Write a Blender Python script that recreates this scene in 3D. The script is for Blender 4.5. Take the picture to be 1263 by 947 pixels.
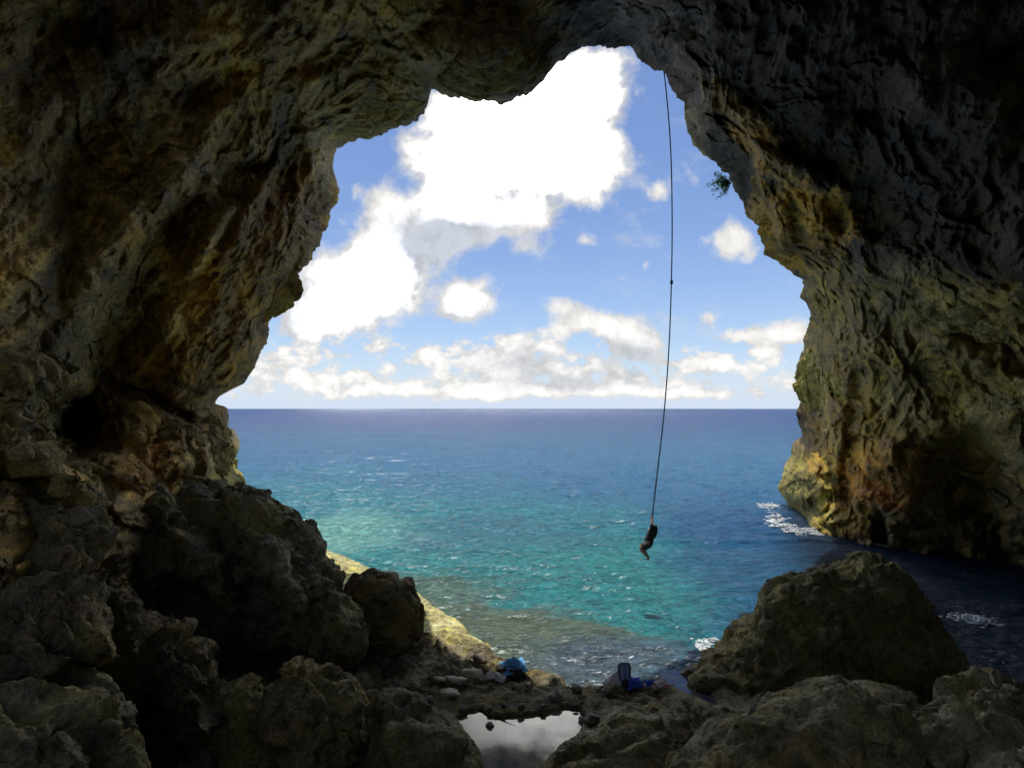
import bpy, bmesh, math, random
import numpy as np
from mathutils import Vector, noise as mnoise
random.seed(4)
for o in list(bpy.data.objects):
    bpy.data.objects.remove(o)
SC = bpy.context.scene
C = SC.collection

# ---------------------------------------------------------------- camera
FPX, CX, CY = 700.0, 631.5, 473.5
EYE = np.array([0.0, 0.0, 8.0])
PITCH = math.atan(30.5/FPX)
cam_d = bpy.data.cameras.new('camera')
cam = bpy.data.objects.new('camera', cam_d)
C.objects.link(cam)
cam.location = EYE
cam.rotation_euler = (math.pi/2+PITCH, 0, 0)
cam_d.sensor_width = 36
cam_d.lens = 36*FPX/1263
cam_d.clip_start = 0.05
cam_d.clip_end = 100000
SC.camera = cam
SC.render.resolution_x, SC.render.resolution_y = 1024, 767

# ---------------------------------------------------------------- sun and exposure
SUN = Vector((-0.03, 0.125, 0.93)).normalized()
SUN_EL = math.asin(SUN.z)
SUN_AZ = math.atan2(SUN.x, SUN.y)
sd = bpy.data.lights.new('sun', 'SUN')
sd.energy = 2.1
sd.angle = math.radians(0.5)
sd.color = (1.0, 0.95, 0.86)
sun = bpy.data.objects.new('sun', sd)
C.objects.link(sun)
sun.location = (0, 0, 60)
sun.rotation_euler = SUN.to_track_quat('Z', 'Y').to_euler()
SC.view_settings.view_transform = 'Standard'
SC.view_settings.look = 'None'
SC.view_settings.exposure = 1.0
SC.view_settings.gamma = 1.0
SC.cycles.max_bounces = 8
SC.cycles.diffuse_bounces = 5

cp_, sp_ = math.cos(PITCH), math.sin(PITCH)


def pdir(px, py):
    """direction (y component first made 1 in world) of photograph pixel"""
    x = (np.asarray(px, float)-CX)/FPX
    v = (CY-np.asarray(py, float))/FPX
    Y = cp_-v*sp_
    Z = sp_+v*cp_
    return np.stack([x/Y, np.ones_like(x), Z/Y], -1)


def at(px, py, Y):
    """world point on the ray of a photograph pixel at forward distance Y"""
    return EYE+pdir(px, py)*Y


def onz(px, py, z):
    d = pdir(px, py)
    return EYE+d*((z-8.0)/d[2])


# ---------------------------------------------------------------- world: Nishita sky and clouds by direction
W = bpy.data.worlds.new('World')
SC.world = W
W.use_nodes = True
nt = W.node_tree
nt.nodes.clear()
L = nt.links


class NB:
    """tiny node helper"""
    def __init__(s, tree): s.t = tree

    def n(s, typ, **kw):
        nd = s.t.nodes.new(typ)
        for k, v in kw.items():
            setattr(nd, k, v)
        return nd

    def put(s, sock, v):
        if isinstance(v, bpy.types.NodeSocket):
            s.t.links.new(v, sock)
        else:
            sock.default_value = v

    def math(s, op, a, b=None, c=None, clamp=False):
        nd = s.n('ShaderNodeMath', operation=op, use_clamp=clamp)
        s.put(nd.inputs[0], a)
        if b is not None: s.put(nd.inputs[1], b)
        if c is not None: s.put(nd.inputs[2], c)
        return nd.outputs[0]

    def vmath(s, op, a, b=None, c=None):
        nd = s.n('ShaderNodeVectorMath', operation=op)
        s.put(nd.inputs[0], a)
        if b is not None: s.put(nd.inputs[1], b)
        if c is not None: s.put(nd.inputs[2], c)
        return nd.outputs['Value'] if op in ('LENGTH', 'DOT_PRODUCT') else nd.outputs[0]

    def noise(s, vec, scale, detail=4, rough=0.5, dist=0.0):
        nd = s.n('ShaderNodeTexNoise')
        s.put(nd.inputs['Vector'], vec)
        nd.inputs['Scale'].default_value = scale
        nd.inputs['Detail'].default_value = detail
        nd.inputs['Roughness'].default_value = rough
        nd.inputs['Distortion'].default_value = dist
        return nd.outputs['Fac']

    def mix(s, f, a, b, mode='MIX'):
        nd = s.n('ShaderNodeMix', data_type='RGBA', blend_type=mode)
        s.put(nd.inputs[0], f)
        s.put(nd.inputs[6], a)
        s.put(nd.inputs[7], b)
        return nd.outputs[2]

    def ramp(s, v, lo, hi, a=0.0, b=1.0, smooth=True):
        nd = s.n('ShaderNodeMapRange')
        nd.interpolation_type = 'SMOOTHSTEP' if smooth else 'LINEAR'
        s.put(nd.inputs[0], v)
        for i, q in enumerate((lo, hi, a, b)):
            nd.inputs[1+i].default_value = q
        return nd.outputs[0]


b = NB(nt)
tc = b.n('ShaderNodeTexCoord')
sep = b.n('ShaderNodeSeparateXYZ')
L.new(tc.outputs['Generated'], sep.inputs[0])
dx, dy, dz = sep.outputs
sky = b.n('ShaderNodeTexSky', sky_type='NISHITA')
sky.sun_disc = False
sky.sun_elevation = SUN_EL
sky.sun_rotation = SUN_AZ
sky.air_density = 1.1
sky.dust_density = 0.7
sky.ozone_density = 2.0
ysafe = b.math('MAXIMUM', dy, 0.02)
u = b.math('DIVIDE', dx, ysafe)
v = b.math('DIVIDE', dz, ysafe)
uv = b.n('ShaderNodeCombineXYZ')
L.new(u, uv.inputs[0]); L.new(v, uv.inputs[1])
uv = uv.outputs[0]
# photograph pixel: x, y, radius x, radius y, weight
CLOUDS = [
 (640,150,85,62,1.5),(560,215,42,50,1.1),(600,165,60,45,1.2),(735,95,52,42,1.4),(738,182,36,36,1.2),(700,225,70,34,1.25),
 (565,130,42,26,1.1),(640,270,42,20,.95),(570,275,60,34,1.15),(475,262,34,40,1.2),(520,300,50,30,1.0),
 (425,345,64,50,1.35),(478,355,44,44,1.25),(400,395,42,26,1.05),(365,395,26,34,.8),(578,368,40,25,1.35),(556,390,26,10,.8),
 (805,234,14,18,1.0),(906,302,34,26,1.15),(968,405,36,18,1.15),(925,417,36,8,.9),(935,441,24,9,.85),(872,391,20,11,.95),
 (765,400,58,19,1.2),(710,400,28,12,.85),(785,430,40,18,1.2),(650,425,36,20,1.1),(530,437,22,11,.95),(725,292,18,12,.75),
 (690,376,40,14,.75),(862,448,44,9,.85),(590,448,52,15,.85),(700,458,66,14,.9),(385,464,100,16,.9),(500,480,130,9,.75),(640,482,130,8,.7),(860,484,130,8,.6),(340,440,60,10,.6),(930,455,60,10,.55),(840,210,26,34,.5),(900,270,24,26,.55),
 (800,474,70,10,.62),(655,480,90,9,.75),(795,325,10,9,.7),(660,305,30,16,.75),(770,355,14,9,.6),(500,180,26,26,.62),
 (615,460,22,22,.7),(440,235,10,10,.4)]
GREY = [(560,285,74,26,.8),(655,240,42,14,.5),(783,440,34,16,.8),(700,180,70,16,.12),(520,310,55,28,.6),(365,375,30,30,.6),(700,470,70,10,.5),
        (500,345,18,30,.35),(640,445,40,12,.4),(560,392,30,10,.5),(770,110,24,40,.15)]


def blobs(lst, vec):
    tot = None
    for (px, py, rx, ry, w) in lst:
        d = pdir(px, py)
        sx, sy = FPX/rx, FPX/ry
        q = b.vmath('MULTIPLY_ADD', vec, (sx, sy, 0), (-d[0]*sx, -d[2]*sy, 0))
        e = b.math('POWER', 0.42, b.vmath('DOT_PRODUCT', q, q))
        tot = b.math('MULTIPLY_ADD', e, w, tot if tot is not None else 0.0)
    return tot


wn = b.n('ShaderNodeTexNoise')
L.new(uv, wn.inputs['Vector'])
wn.inputs['Scale'].default_value = 9
wn.inputs['Detail'].default_value = 6
wn.inputs['Roughness'].default_value = .6
warp = b.vmath('SUBTRACT', wn.outputs['Color'], (.5, .5, .5))
uvw = b.vmath('MULTIPLY_ADD', warp, (.06, .05, 0), uv)
dens = blobs(CLOUDS, uvw)
fine = b.noise(uv, 17, 9, .62, .3)
dens = b.math('ADD', dens, b.math('MULTIPLY_ADD', fine, 1.7, -.85))
belt = b.math('MULTIPLY', b.ramp(v, .0, .03), b.ramp(v, .10, .165, 1.0, 0.0))
bn = b.noise(b.vmath('MULTIPLY', uv, (1, 1.6, 1)), 19, 8, .62, .2)
dens = b.math('MULTIPLY_ADD', belt, b.math('MULTIPLY_ADD', bn, 4.4, -1.9), dens)
cover = b.ramp(dens, .42, 1.05)
wisp = b.math('MULTIPLY', b.ramp(b.noise(b.vmath('MULTIPLY', uv, (1, 1.6, 1)), 6.5, 8, .66), .52, .74), .38)
cover = b.math('MAXIMUM', cover, wisp)
# the rest of the sky: scattered cumulus of the same kind
dirv = b.vmath('MULTIPLY', tc.outputs['Generated'], (1, 1, 1.8))
rest = b.ramp(b.noise(dirv, 3.2, 9, .58, .2), .52, .66)
front = b.ramp(dy, .42, .62)
cover = b.math('ADD', b.math('MULTIPLY', cover, front), b.math('MULTIPLY', rest, b.math('SUBTRACT', 1.0, front)))
horizon = b.ramp(dz, 0.0, .26, .62, 0.0)
hz = b.math('POWER', b.math('SUBTRACT', 1.0, b.math('MAXIMUM', dz, 0.0)), 10)
grey = blobs(GREY, uvw)
grey = b.math('MULTIPLY', grey, b.ramp(b.noise(uv, 12, 6, .6), .25, .65, .55, 1.2))
thick = b.ramp(dens, .7, 1.6)
core = blobs([(650,150,100,80,1.2),(560,210,60,50,.8),(735,100,60,50,.9),(700,225,60,40,.6),(430,345,62,55,.95),(480,360,40,40,.7),(575,368,34,24,.4)], uvw)
bright = b.math('MULTIPLY_ADD', b.math('MULTIPLY', b.math('POWER', thick, 2.0), b.math('POWER', b.math('MINIMUM', core, 1.25), 1.6)), 3.6, b.math('MULTIPLY_ADD', thick, .13, .375))
bright = b.math('ADD', bright, b.math('MULTIPLY', b.math('SUBTRACT', 1.0, front), 1.3))
bright = b.math('MULTIPLY', bright, b.math('SUBTRACT', 1.0, b.math('MULTIPLY', b.math('MINIMUM', grey, 1.0), .8)))
bright = b.math('MAXIMUM', bright, .34)
bright = b.math('MULTIPLY', bright, b.ramp(b.noise(uv, 22, 7, .65), .32, .60, .88, 1.12))
bgS = b.n('ShaderNodeBackground')
hs = b.n('ShaderNodeMix', data_type='RGBA')
L.new(sky.outputs[0], hs.inputs[6])
# thin white veil low over the sea horizon
L.new(b.math('MULTIPLY', hz, .55), hs.inputs[0])
hs.inputs[7].default_value = (7.4, 8.6, 9.6, 1)
tint = b.mix(1.0, hs.outputs[2], (.88, .94, 1.13, 1), 'MULTIPLY')
L.new(tint, bgS.inputs[0])
bgS.inputs[1].default_value = 0.062
bgC = b.n('ShaderNodeBackground')
cc = b.mix(b.math('MINIMUM', grey, 1.0), (1.0, .985, .96, 1), (.80, .87, 1.0, 1))
L.new(cc, bgC.inputs[0])
L.new(bright, bgC.inputs[1])
ms = b.n('ShaderNodeMixShader')
L.new(cover, ms.inputs[0]); L.new(bgS.outputs[0], ms.inputs[1]); L.new(bgC.outputs[0], ms.inputs[2])
wo = b.n('ShaderNodeOutputWorld')
L.new(ms.outputs[0], wo.inputs[0])
W.cycles.sampling_method = 'MANUAL'
W.cycles.sample_map_resolution = 512


# ---------------------------------------------------------------- numpy noise
def _hash(ix, iy, iz, seed):
    h = (ix.astype(np.uint32)*np.uint32(374761393)) ^ (iy.astype(np.uint32)*np.uint32(668265263)) ^ (iz.astype(np.uint32)*np.uint32(2246822519)) ^ np.uint32(seed*977+13)
    h = (h ^ (h >> np.uint32(13)))*np.uint32(1274126177)
    h = (h ^ (h >> np.uint32(16)))*np.uint32(2654435761)
    return h ^ (h >> np.uint32(15))


_G = np.random.RandomState(3).normal(size=(256, 3)).astype(np.float32)
_G /= np.linalg.norm(_G, axis=1)[:, None]


def perlin(P, seed=0):
    P = P.astype(np.float32)
    I = np.floor(P)
    F = P-I
    I = I.astype(np.int64)
    U = F*F*F*(F*(F*6-15)+10)
    out = 0
    for a in (0, 1):
        for c in (0, 1):
            for e in (0, 1):
                g = _G[_hash(I[:, 0]+a, I[:, 1]+c, I[:, 2]+e, seed) & np.uint32(255)]
                dt = g[:, 0]*(F[:, 0]-a)+g[:, 1]*(F[:, 1]-c)+g[:, 2]*(F[:, 2]-e)
                w = (U[:, 0] if a else 1-U[:, 0])*(U[:, 1] if c else 1-U[:, 1])*(U[:, 2] if e else 1-U[:, 2])
                out = out+dt*w
    return out*1.5


def fbm(P, octv=4, gain=.5, seed=0):
    s, a, t = 0, 1.0, 0
    for k in range(octv):
        s = s+a*perlin(P, seed+k); t += a
        P = P*2.03+11.7; a *= gain
    return s/t


def ridged(P, octv=4, gain=.5, seed=0):
    s, a, t = 0, 1.0, 0
    for k in range(octv):
        s = s+a*(1-2*np.abs(perlin(P, seed+k))); t += a
        P = P*2.07+5.3; a *= gain
    return s/t


def billow(P, octv=3, gain=.5, seed=0):
    return -ridged(P, octv, gain, seed)


def worley(P, seed=0):
    I = np.floor(P).astype(np.int64)
    best = np.full(len(P), 9.0, np.float32)
    sec = np.full(len(P), 9.0, np.float32)
    for a in (-1, 0, 1):
        for c in (-1, 0, 1):
            for e in (-1, 0, 1):
                J = I+np.array([a, c, e])
                h = _hash(J[:, 0], J[:, 1], J[:, 2], seed)
                q = np.stack([(h & np.uint32(1023))/1023., ((h >> np.uint32(10)) & np.uint32(1023))/1023., ((h >> np.uint32(20)) & np.uint32(1023))/1023.], -1)
                d = np.linalg.norm(J+q-P, axis=1).astype(np.float32)
                sec = np.minimum(sec, np.maximum(best, d))
                best = np.minimum(best, d)
    return best, sec


def facets(P, seed=0):
    """broken rock: every cell of a random cell pattern is a tilted flat face"""
    I = np.floor(P).astype(np.int64)
    best = np.full(len(P), 9.0, np.float32); out = np.zeros(len(P), np.float32)
    for a in (-1, 0, 1):
        for c in (-1, 0, 1):
            for e in (-1, 0, 1):
                J = I+np.array([a, c, e])
                h = _hash(J[:, 0], J[:, 1], J[:, 2], seed)
                q = J+np.stack([(h & np.uint32(1023))/1023., ((h >> np.uint32(10)) & np.uint32(1023))/1023., ((h >> np.uint32(20)) & np.uint32(1023))/1023.], -1)
                w = P-q
                d = np.linalg.norm(w, axis=1).astype(np.float32)
                g = _G[(h >> np.uint32(7)) & np.uint32(255)]
                v = (w*g).sum(1)+((h >> np.uint32(3)) & np.uint32(63))/63.*.5-.25
                m = d < best
                out = np.where(m, v, out); best = np.where(m, d, best)
    return out


def sstep(x, a, c):
    t = np.clip((x-a)/(c-a), 0, 1)
    return t*t*(3-2*t)


# ---------------------------------------------------------------- mesh helpers
def mesh_np(name, V, F, mat, smooth=True, tint=None, loc=None, parent=None):
    V = np.asarray(V, np.float32); F = np.asarray(F, np.int32)
    if loc is None: loc = (0, 0, 0)
    V = V-np.asarray(loc, np.float32)
    me = bpy.data.meshes.new(name)
    n, k = F.shape
    me.vertices.add(len(V)); me.vertices.foreach_set('co', V.ravel())
    me.loops.add(n*k); me.loops.foreach_set('vertex_index', F.ravel())
    me.polygons.add(n)
    me.polygons.foreach_set('loop_start', np.arange(0, n*k, k, dtype=np.int32))
    me.polygons.foreach_set('use_smooth', np.full(n, smooth))
    me.update(calc_edges=True)
    if tint is not None:
        ca = me.color_attributes.new('tint', 'FLOAT_COLOR', 'POINT')
        t = np.ones((len(V), 4), np.float32); t[:, :tint.shape[1]] = tint
        ca.data.foreach_set('color', t.ravel())
    me.materials.append(mat)
    o = bpy.data.objects.new(name, me)
    o.location = loc
    C.objects.link(o)
    if parent: o.parent = parent
    return o


def grid_faces(nr, nc, wrap=False):
    i = np.arange(nr-1)[:, None]; m = nc if wrap else nc-1
    j = np.arange(m)[None, :]
    a = i*nc+j; c = i*nc+(j+1) % nc
    return np.stack([a, c, c+nc, a+nc], -1).reshape(-1, 4)


def tag(o, label=None, cat=None, group=None, kind=None):
    if label: o['label'] = label
    if cat: o['category'] = cat
    if group: o['group'] = group
    if kind: o['kind'] = kind
    return o


def empty(name, loc, label, cat, group=None):
    o = bpy.data.objects.new(name, None)
    C.objects.link(o); o.location = loc; o.empty_display_size = .2
    return tag(o, label, cat, group)


def obj_bm(name, bm, mat, parent=None, smooth=True):
    me = bpy.data.meshes.new(name)
    bm.to_mesh(me); bm.free()
    for p in me.polygons: p.use_smooth = smooth
    me.materials.append(mat)
    o = bpy.data.objects.new(name, me); C.objects.link(o)
    if parent:
        o.parent = parent
    return o


# ---------------------------------------------------------------- materials
def new_mat(name):
    m = bpy.data.materials.new(name); m.use_nodes = True
    t = m.node_tree; t.nodes.clear()
    nb = NB(t)
    out = nb.n('ShaderNodeOutputMaterial'); pb = nb.n('ShaderNodeBsdfPrincipled')
    t.links.new(pb.outputs[0], out.inputs[0])
    return m, nb, pb


def rock_mat(name, dark, mid, light, ochre, och=(.5, .66), bump=.6, tinted=False, scale=1.0, streak=(1, 1, 1), rough=.85):
    m, nb, pb = new_mat(name)
    g = nb.n('ShaderNodeAttribute', attribute_name='grain').outputs['Vector'] if name == 'cave_limestone' else nb.n('ShaderNodeNewGeometry').outputs['Position']
    gs = nb.vmath('MULTIPLY', g, streak)
    n1 = nb.noise(gs, .55*scale, 5, .62, .3)
    n2 = nb.noise(gs, 3.1*scale, 6, .65, .2)
    n3 = nb.noise(g, 14*scale, 3, .6)
    n4 = nb.noise(gs, .9*scale, 4, .6, .6)
    col = nb.mix(nb.ramp(n2, .3, .68), dark, mid)
    col = nb.mix(nb.math('MULTIPLY', nb.ramp(n1, .47, .68), .75), col, light)
    col = nb.mix(nb.math('MULTIPLY', nb.ramp(n4, och[0], och[1]), .8), col, ochre)
    col = nb.mix(nb.ramp(n3, .3, .72), nb.mix(1.0, col, (.55, .55, .56, 1), 'MULTIPLY'), col)
    if tinted:
        at_ = nb.n('ShaderNodeAttribute', attribute_name='tint')
        col = nb.mix(1.0, col, at_.outputs['Color'], 'MULTIPLY')
    nb.put(pb.inputs['Base Color'], col)
    nb.put(pb.inputs['Roughness'], nb.ramp(n2, .3, .7, rough-.16, min(1, rough+.1)))
    pb.inputs['Specular IOR Level'].default_value = .155
    vor = nb.n('ShaderNodeTexVoronoi'); vor.feature = 'SMOOTH_F1'
    nb.put(vor.inputs['Vector'], nb.vmath('ADD', gs, nb.vmath('MULTIPLY', nb.vmath('SCALE', g, None), (0, 0, 0))))
    vor.inputs['Scale'].default_value = 7*scale
    h = nb.math('ADD', nb.math('MULTIPLY', n2, .9), nb.math('MULTIPLY', n3, .30))
    h = nb.math('ADD', h, nb.math('MULTIPLY', vor.outputs['Distance'], .22))
    bp = nb.n("ShaderNodeBump"); bp.inputs["Strength"].default_value = bump; bp.inputs["Distance"].default_value = .22
    nb.put(bp.inputs['Height'], h)
    nb.t.links.new(bp.outputs[0], pb.inputs['Normal'])
    return m


M = {}
M['wall'] = rock_mat('cave_limestone', (.055, .045, .03, 1), (.29, .235, .125, 1), (.48, .42, .26, 1), (.46, .345, .09, 1), (.5, .66), .9, True, .8, (1, 1, .55))
M['boulder'] = rock_mat('boulder_rock', (.10, .085, .05, 1), (.37, .31, .17, 1), (.53, .48, .30, 1), (.43, .36, .12, 1), (.47, .66), .95, True, 1.3)
M['shore'] = rock_mat('shore_rock', (.075, .062, .038, 1), (.29, .24, .14, 1), (.48, .43, .28, 1), (.40, .33, .11, 1), (.5, .68), .8, True, 1.8)
M['ledge'] = rock_mat('pale_ledge_rock', (.36, .30, .15, 1), (.52, .44, .22, 1), (.62, .55, .33, 1), (.5, .42, .16, 1), (.5, .7), .5, True, 1.6)


def simple(name, col, rough=.6, metal=0.0, var=.25, scale=20, bump=.0, tr=0.0):
    m, nb, pb = new_mat(name)
    g = nb.n('ShaderNodeTexCoord').outputs['Object']
    n1 = nb.noise(g, scale, 5, .6)
    c2 = tuple(c*(1-var) for c in col[:3])+(1,)
    nb.put(pb.inputs['Base Color'], nb.mix(nb.ramp(n1, .3, .7), c2, tuple(col[:3])+(1,)))
    pb.inputs['Roughness'].default_value = rough
    pb.inputs['Metallic'].default_value = metal
    if bump:
        bp = nb.n('ShaderNodeBump'); bp.inputs['Strength'].default_value = bump; bp.inputs['Distance'].default_value = .02
        nb.put(bp.inputs['Height'], n1); nb.t.links.new(bp.outputs[0], pb.inputs['Normal'])
    return m


M['rope'] = simple('dark_rope', (.035, .032, .04), .8, var=.4, scale=60)
M['suit'] = simple('black_swimwear', (.018, .016, .016), .6)
M['skin'] = simple('tanned_skin', (.30, .16, .10), .55, var=.12)
M['hair'] = simple('dark_hair', (.012, .009, .008), .55, var=.5, scale=120, bump=.3)
M['blue_cloth'] = simple('bright_blue_cloth', (.13, .42, .82), .8, var=.25, bump=.3)
M['royal_cloth'] = simple('royal_blue_cloth', (.03, .09, .55), .8, var=.3, bump=.3)
M['black_bag'] = simple('black_bag_fabric', (.02, .02, .022), .7, var=.4, bump=.4)
M['grey_bag'] = simple('grey_bag_fabric', (.55, .55, .58), .75, var=.3, bump=.4)
M['fin_blue'] = simple('glossy_blue_rubber', (.25, .42, .75), .3, var=.3)
M['fin_pale'] = simple('pale_grey_rubber', (.8, .82, .85), .35, var=.2)
M['rubber'] = simple('black_rubber', (.015, .015, .018), .45)
M['red'] = simple('red_plastic', (.5, .06, .04), .4)
M['white'] = simple('white_cloth', (.62, .60, .56), .8, var=.2, bump=.3)
M['pale_stone'] = simple('pale_limestone', (.52, .47, .34), .85, var=.4, scale=9, bump=.8)
M['stone'] = simple('brown_stone', (.19, .16, .12), .85, var=.5, scale=9, bump=.9)
M['leaf'] = simple('green_leaf', (.12, .2, .06), .6, var=.4, scale=6)
_m = M['leaf']; _t = _m.node_tree
_pb = [n_ for n_ in _t.nodes if n_.type == 'BSDF_PRINCIPLED'][0]; _out = [n_ for n_ in _t.nodes if n_.type == 'OUTPUT_MATERIAL'][0]
_tl = _t.nodes.new('ShaderNodeBsdfTranslucent'); _tl.inputs[0].default_value = (.22, .34, .08, 1)
_mx = _t.nodes.new('ShaderNodeMixShader'); _mx.inputs[0].default_value = .5
_t.links.new(_pb.outputs[0], _mx.inputs[1]); _t.links.new(_tl.outputs[0], _mx.inputs[2]); _t.links.new(_mx.outputs[0], _out.inputs[0])
M['twig'] = simple('brown_twig', (.10, .07, .045), .8)

# ---------------------------------------------------------------- cave shell
AX = pdir(640, 400); AX = AX/np.linalg.norm(AX)
E1 = np.cross(AX, [0, 0, 1]); E1 /= np.linalg.norm(E1)
E2 = np.cross(E1, AX)
CONT = [(240,950),(262,800),(280,700),(296,640),(303,604),(296,592),(286,574),(291,562),(296,545),(293,531),(284,526),(285,512),(281,503),(268,498),(268,490),
 (284,481),(300,473),(318,443),(330,424),(334,392),(342,376),(356,354),(376,326),(398,300),(403,274),(414,252),(418,232),(411,203),(413,184),
 (440,173),(462,169),(480,165),(505,155),(520,144),(528,130),(532,109),(545,115),(566,123),(600,128),(630,126),(655,113),(672,99),(680,88),(690,76),
 (702,67),(720,59),(750,59),(778,57),(790,76),(805,86),(816,92),(830,112),(842,126),(846,150),(856,181),(880,205),(897,216),(903,238),(920,262),(938,284),(944,314),
 (970,333),(990,346),(989,366),(998,382),(995,410),(988,436),(984,460),(992,486),(980,510),(986,536),(975,560),(964,580),(959,604),(970,618),
 (978,640),(1000,700),(1010,800),(1010,950)]
cp = np.array(CONT, float)
cd = pdir(cp[:, 0], cp[:, 1]); cd /= np.linalg.norm(cd, axis=1)[:, None]
cth = np.arctan2(cd@E2, cd@E1)
cth = np.where(cth < -math.radians(100), cth+2*math.pi, cth)
cph = np.arccos(cd@AX)
o_ = np.argsort(cth); cth, cph = cth[o_], cph[o_]

CTRL = [  # photograph pixel and forward distance of the rock there
 (268,495,23),(330,425,23.5),(400,290,24),(415,185,24),(470,165,23.5),(522,135,22),(545,116,18),(600,128,16.5),(655,113,16.5),(720,60,18),(780,60,20),
 (822,97,21.6),(845,150,23),(900,225,25.5),(945,315,29),(990,346,34),(996,410,40),(986,465,44),(985,540,46),(960,604,46),(975,640,46),(1000,700,44),
 (1003,657,37.5),(1050,667,35.2),(1100,672,33.6),(1180,680,32.5),(1263,700,30),(1263,800,30),(1100,800,34),
 (1100,400,26),(1200,410,22),(1263,400,19.5),(1263,330,13.5),(1150,330,18.5),(1263,550,24),(1100,550,31),(1030,560,38),(1050,450,33),(1050,330,25),(1000,300,27),(960,180,19.5),(1100,200,15.5),(1263,200,11),
 (1263,0,8),(1000,50,12),(900,100,17),(800,0,13),(640,0,12),(600,80,15),(450,0,12),(400,100,16.5),(460,120,20.5),(300,50,12),(200,100,10.8),(0,0,7),(0,200,8),(100,300,10.5),
 (200,300,13.2),(300,300,17),(360,300,20.5),(300,430,20),(220,450,17.5),(100,520,16.5),(60,470,9.5),(20,450,8.5),(20,550,8.5),(200,560,16.5),(280,560,21.5),(250,600,18),
 (0,350,7.5),(110,590,11),(120,420,14),(0,700,6.5),(-150,300,6),(-150,700,5.5),(280,700,20),(240,900,16),(1420,300,11),(1420,700,25)]
cv, cr = [], []
for (px, py, Y) in CTRL:
    d = pdir(px, py); n_ = np.linalg.norm(d)
    cv.append(d/n_); cr.append(math.log(n_*Y))
for (az, el, R) in [(90,0,16),(90,-35,18),(90,40,12),(-90,0,7),(-90,40,7.5),(-90,-35,8),(0,75,9.5),(180,60,9),(180,0,9),(140,10,12),(-140,10,8),(180,-40,9),(0,55,10.5),(60,50,11),(-60,50,8),(140,-35,11),(-140,-35,8)]:
    a, e = math.radians(az), math.radians(el)
    cv.append(np.array([math.sin(a)*math.cos(e), math.cos(a)*math.cos(e), math.sin(e)])); cr.append(math.log(R))
cv = np.array(cv); cr = np.array(cr)
K = np.linalg.norm(cv[:, None]-cv[None], axis=2)
n_ = len(cv)
A = np.zeros((n_+1, n_+1)); A[:n_, :n_] = K-np.eye(n_)*.004; A[:n_, n_] = 1; A[n_, :n_] = 1
w_ = np.linalg.solve(A, np.append(cr, 0))

NT, NR1, NR2 = 1250, 400, 70
th = np.linspace(math.radians(-56), math.radians(234), NT)
ph0 = np.interp(th, cth, cph)
T1 = np.stack([np.cos(th)*9, np.sin(th)*9, th*0], -1)
jag = .012*fbm(T1, 3, .6, 40)+.006*fbm(T1*4.3, 4, .6, 60)
ph0 = ph0+jag*np.clip((cth.max()-th)*6, 0, 1)
s = np.linspace(0, 1, NR1)**1.12
phA = ph0[None, :]+(math.radians(56)-ph0)[None, :]*s[:, None]
s2 = np.linspace(0, 1, NR2+1)[1:]
phB = np.repeat((math.radians(56)+math.radians(112)*s2)[:, None], NT, 1)
PH = np.concatenate([phA, phB], 0)
TH = np.repeat(th[None], len(PH), 0)
D = (np.cos(PH)[..., None]*AX+np.sin(PH)[..., None]*(np.cos(TH)[..., None]*E1+np.sin(TH)[..., None]*E2)).reshape(-1, 3)
lr = np.full(len(D), w_[-1])
for k in range(n_):
    lr += w_[k]*np.linalg.norm(D-cv[k], axis=1)
R0 = np.exp(lr)
front_ = D[:, 1] > .08
ys = np.where(front_, D[:, 1], .08)
# back to photograph pixel for the hand-placed relief
vv = D[:, 2]/ys; xx = D[:, 0]/ys
den = cp_+sp_*vv
VI = (vv*cp_-sp_)/den
PX = np.where(front_, CX+FPX*xx*(cp_-VI*sp_), 9e4); PY = np.where(front_, CY-FPX*VI, 9e4)


def ell(px, py, rx, ry, ang=0):
    """elliptic distance; ang turns the long axis anticlockwise in the picture"""
    a = math.radians(ang)
    X = PX-px; Yp = -(PY-py)
    U_ = (X*math.cos(a)+Yp*math.sin(a))/rx; V_ = (-X*math.sin(a)+Yp*math.cos(a))/ry
    wob = 1+.35*WOB
    return np.sqrt(U_*U_+V_*V_)*wob


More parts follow.
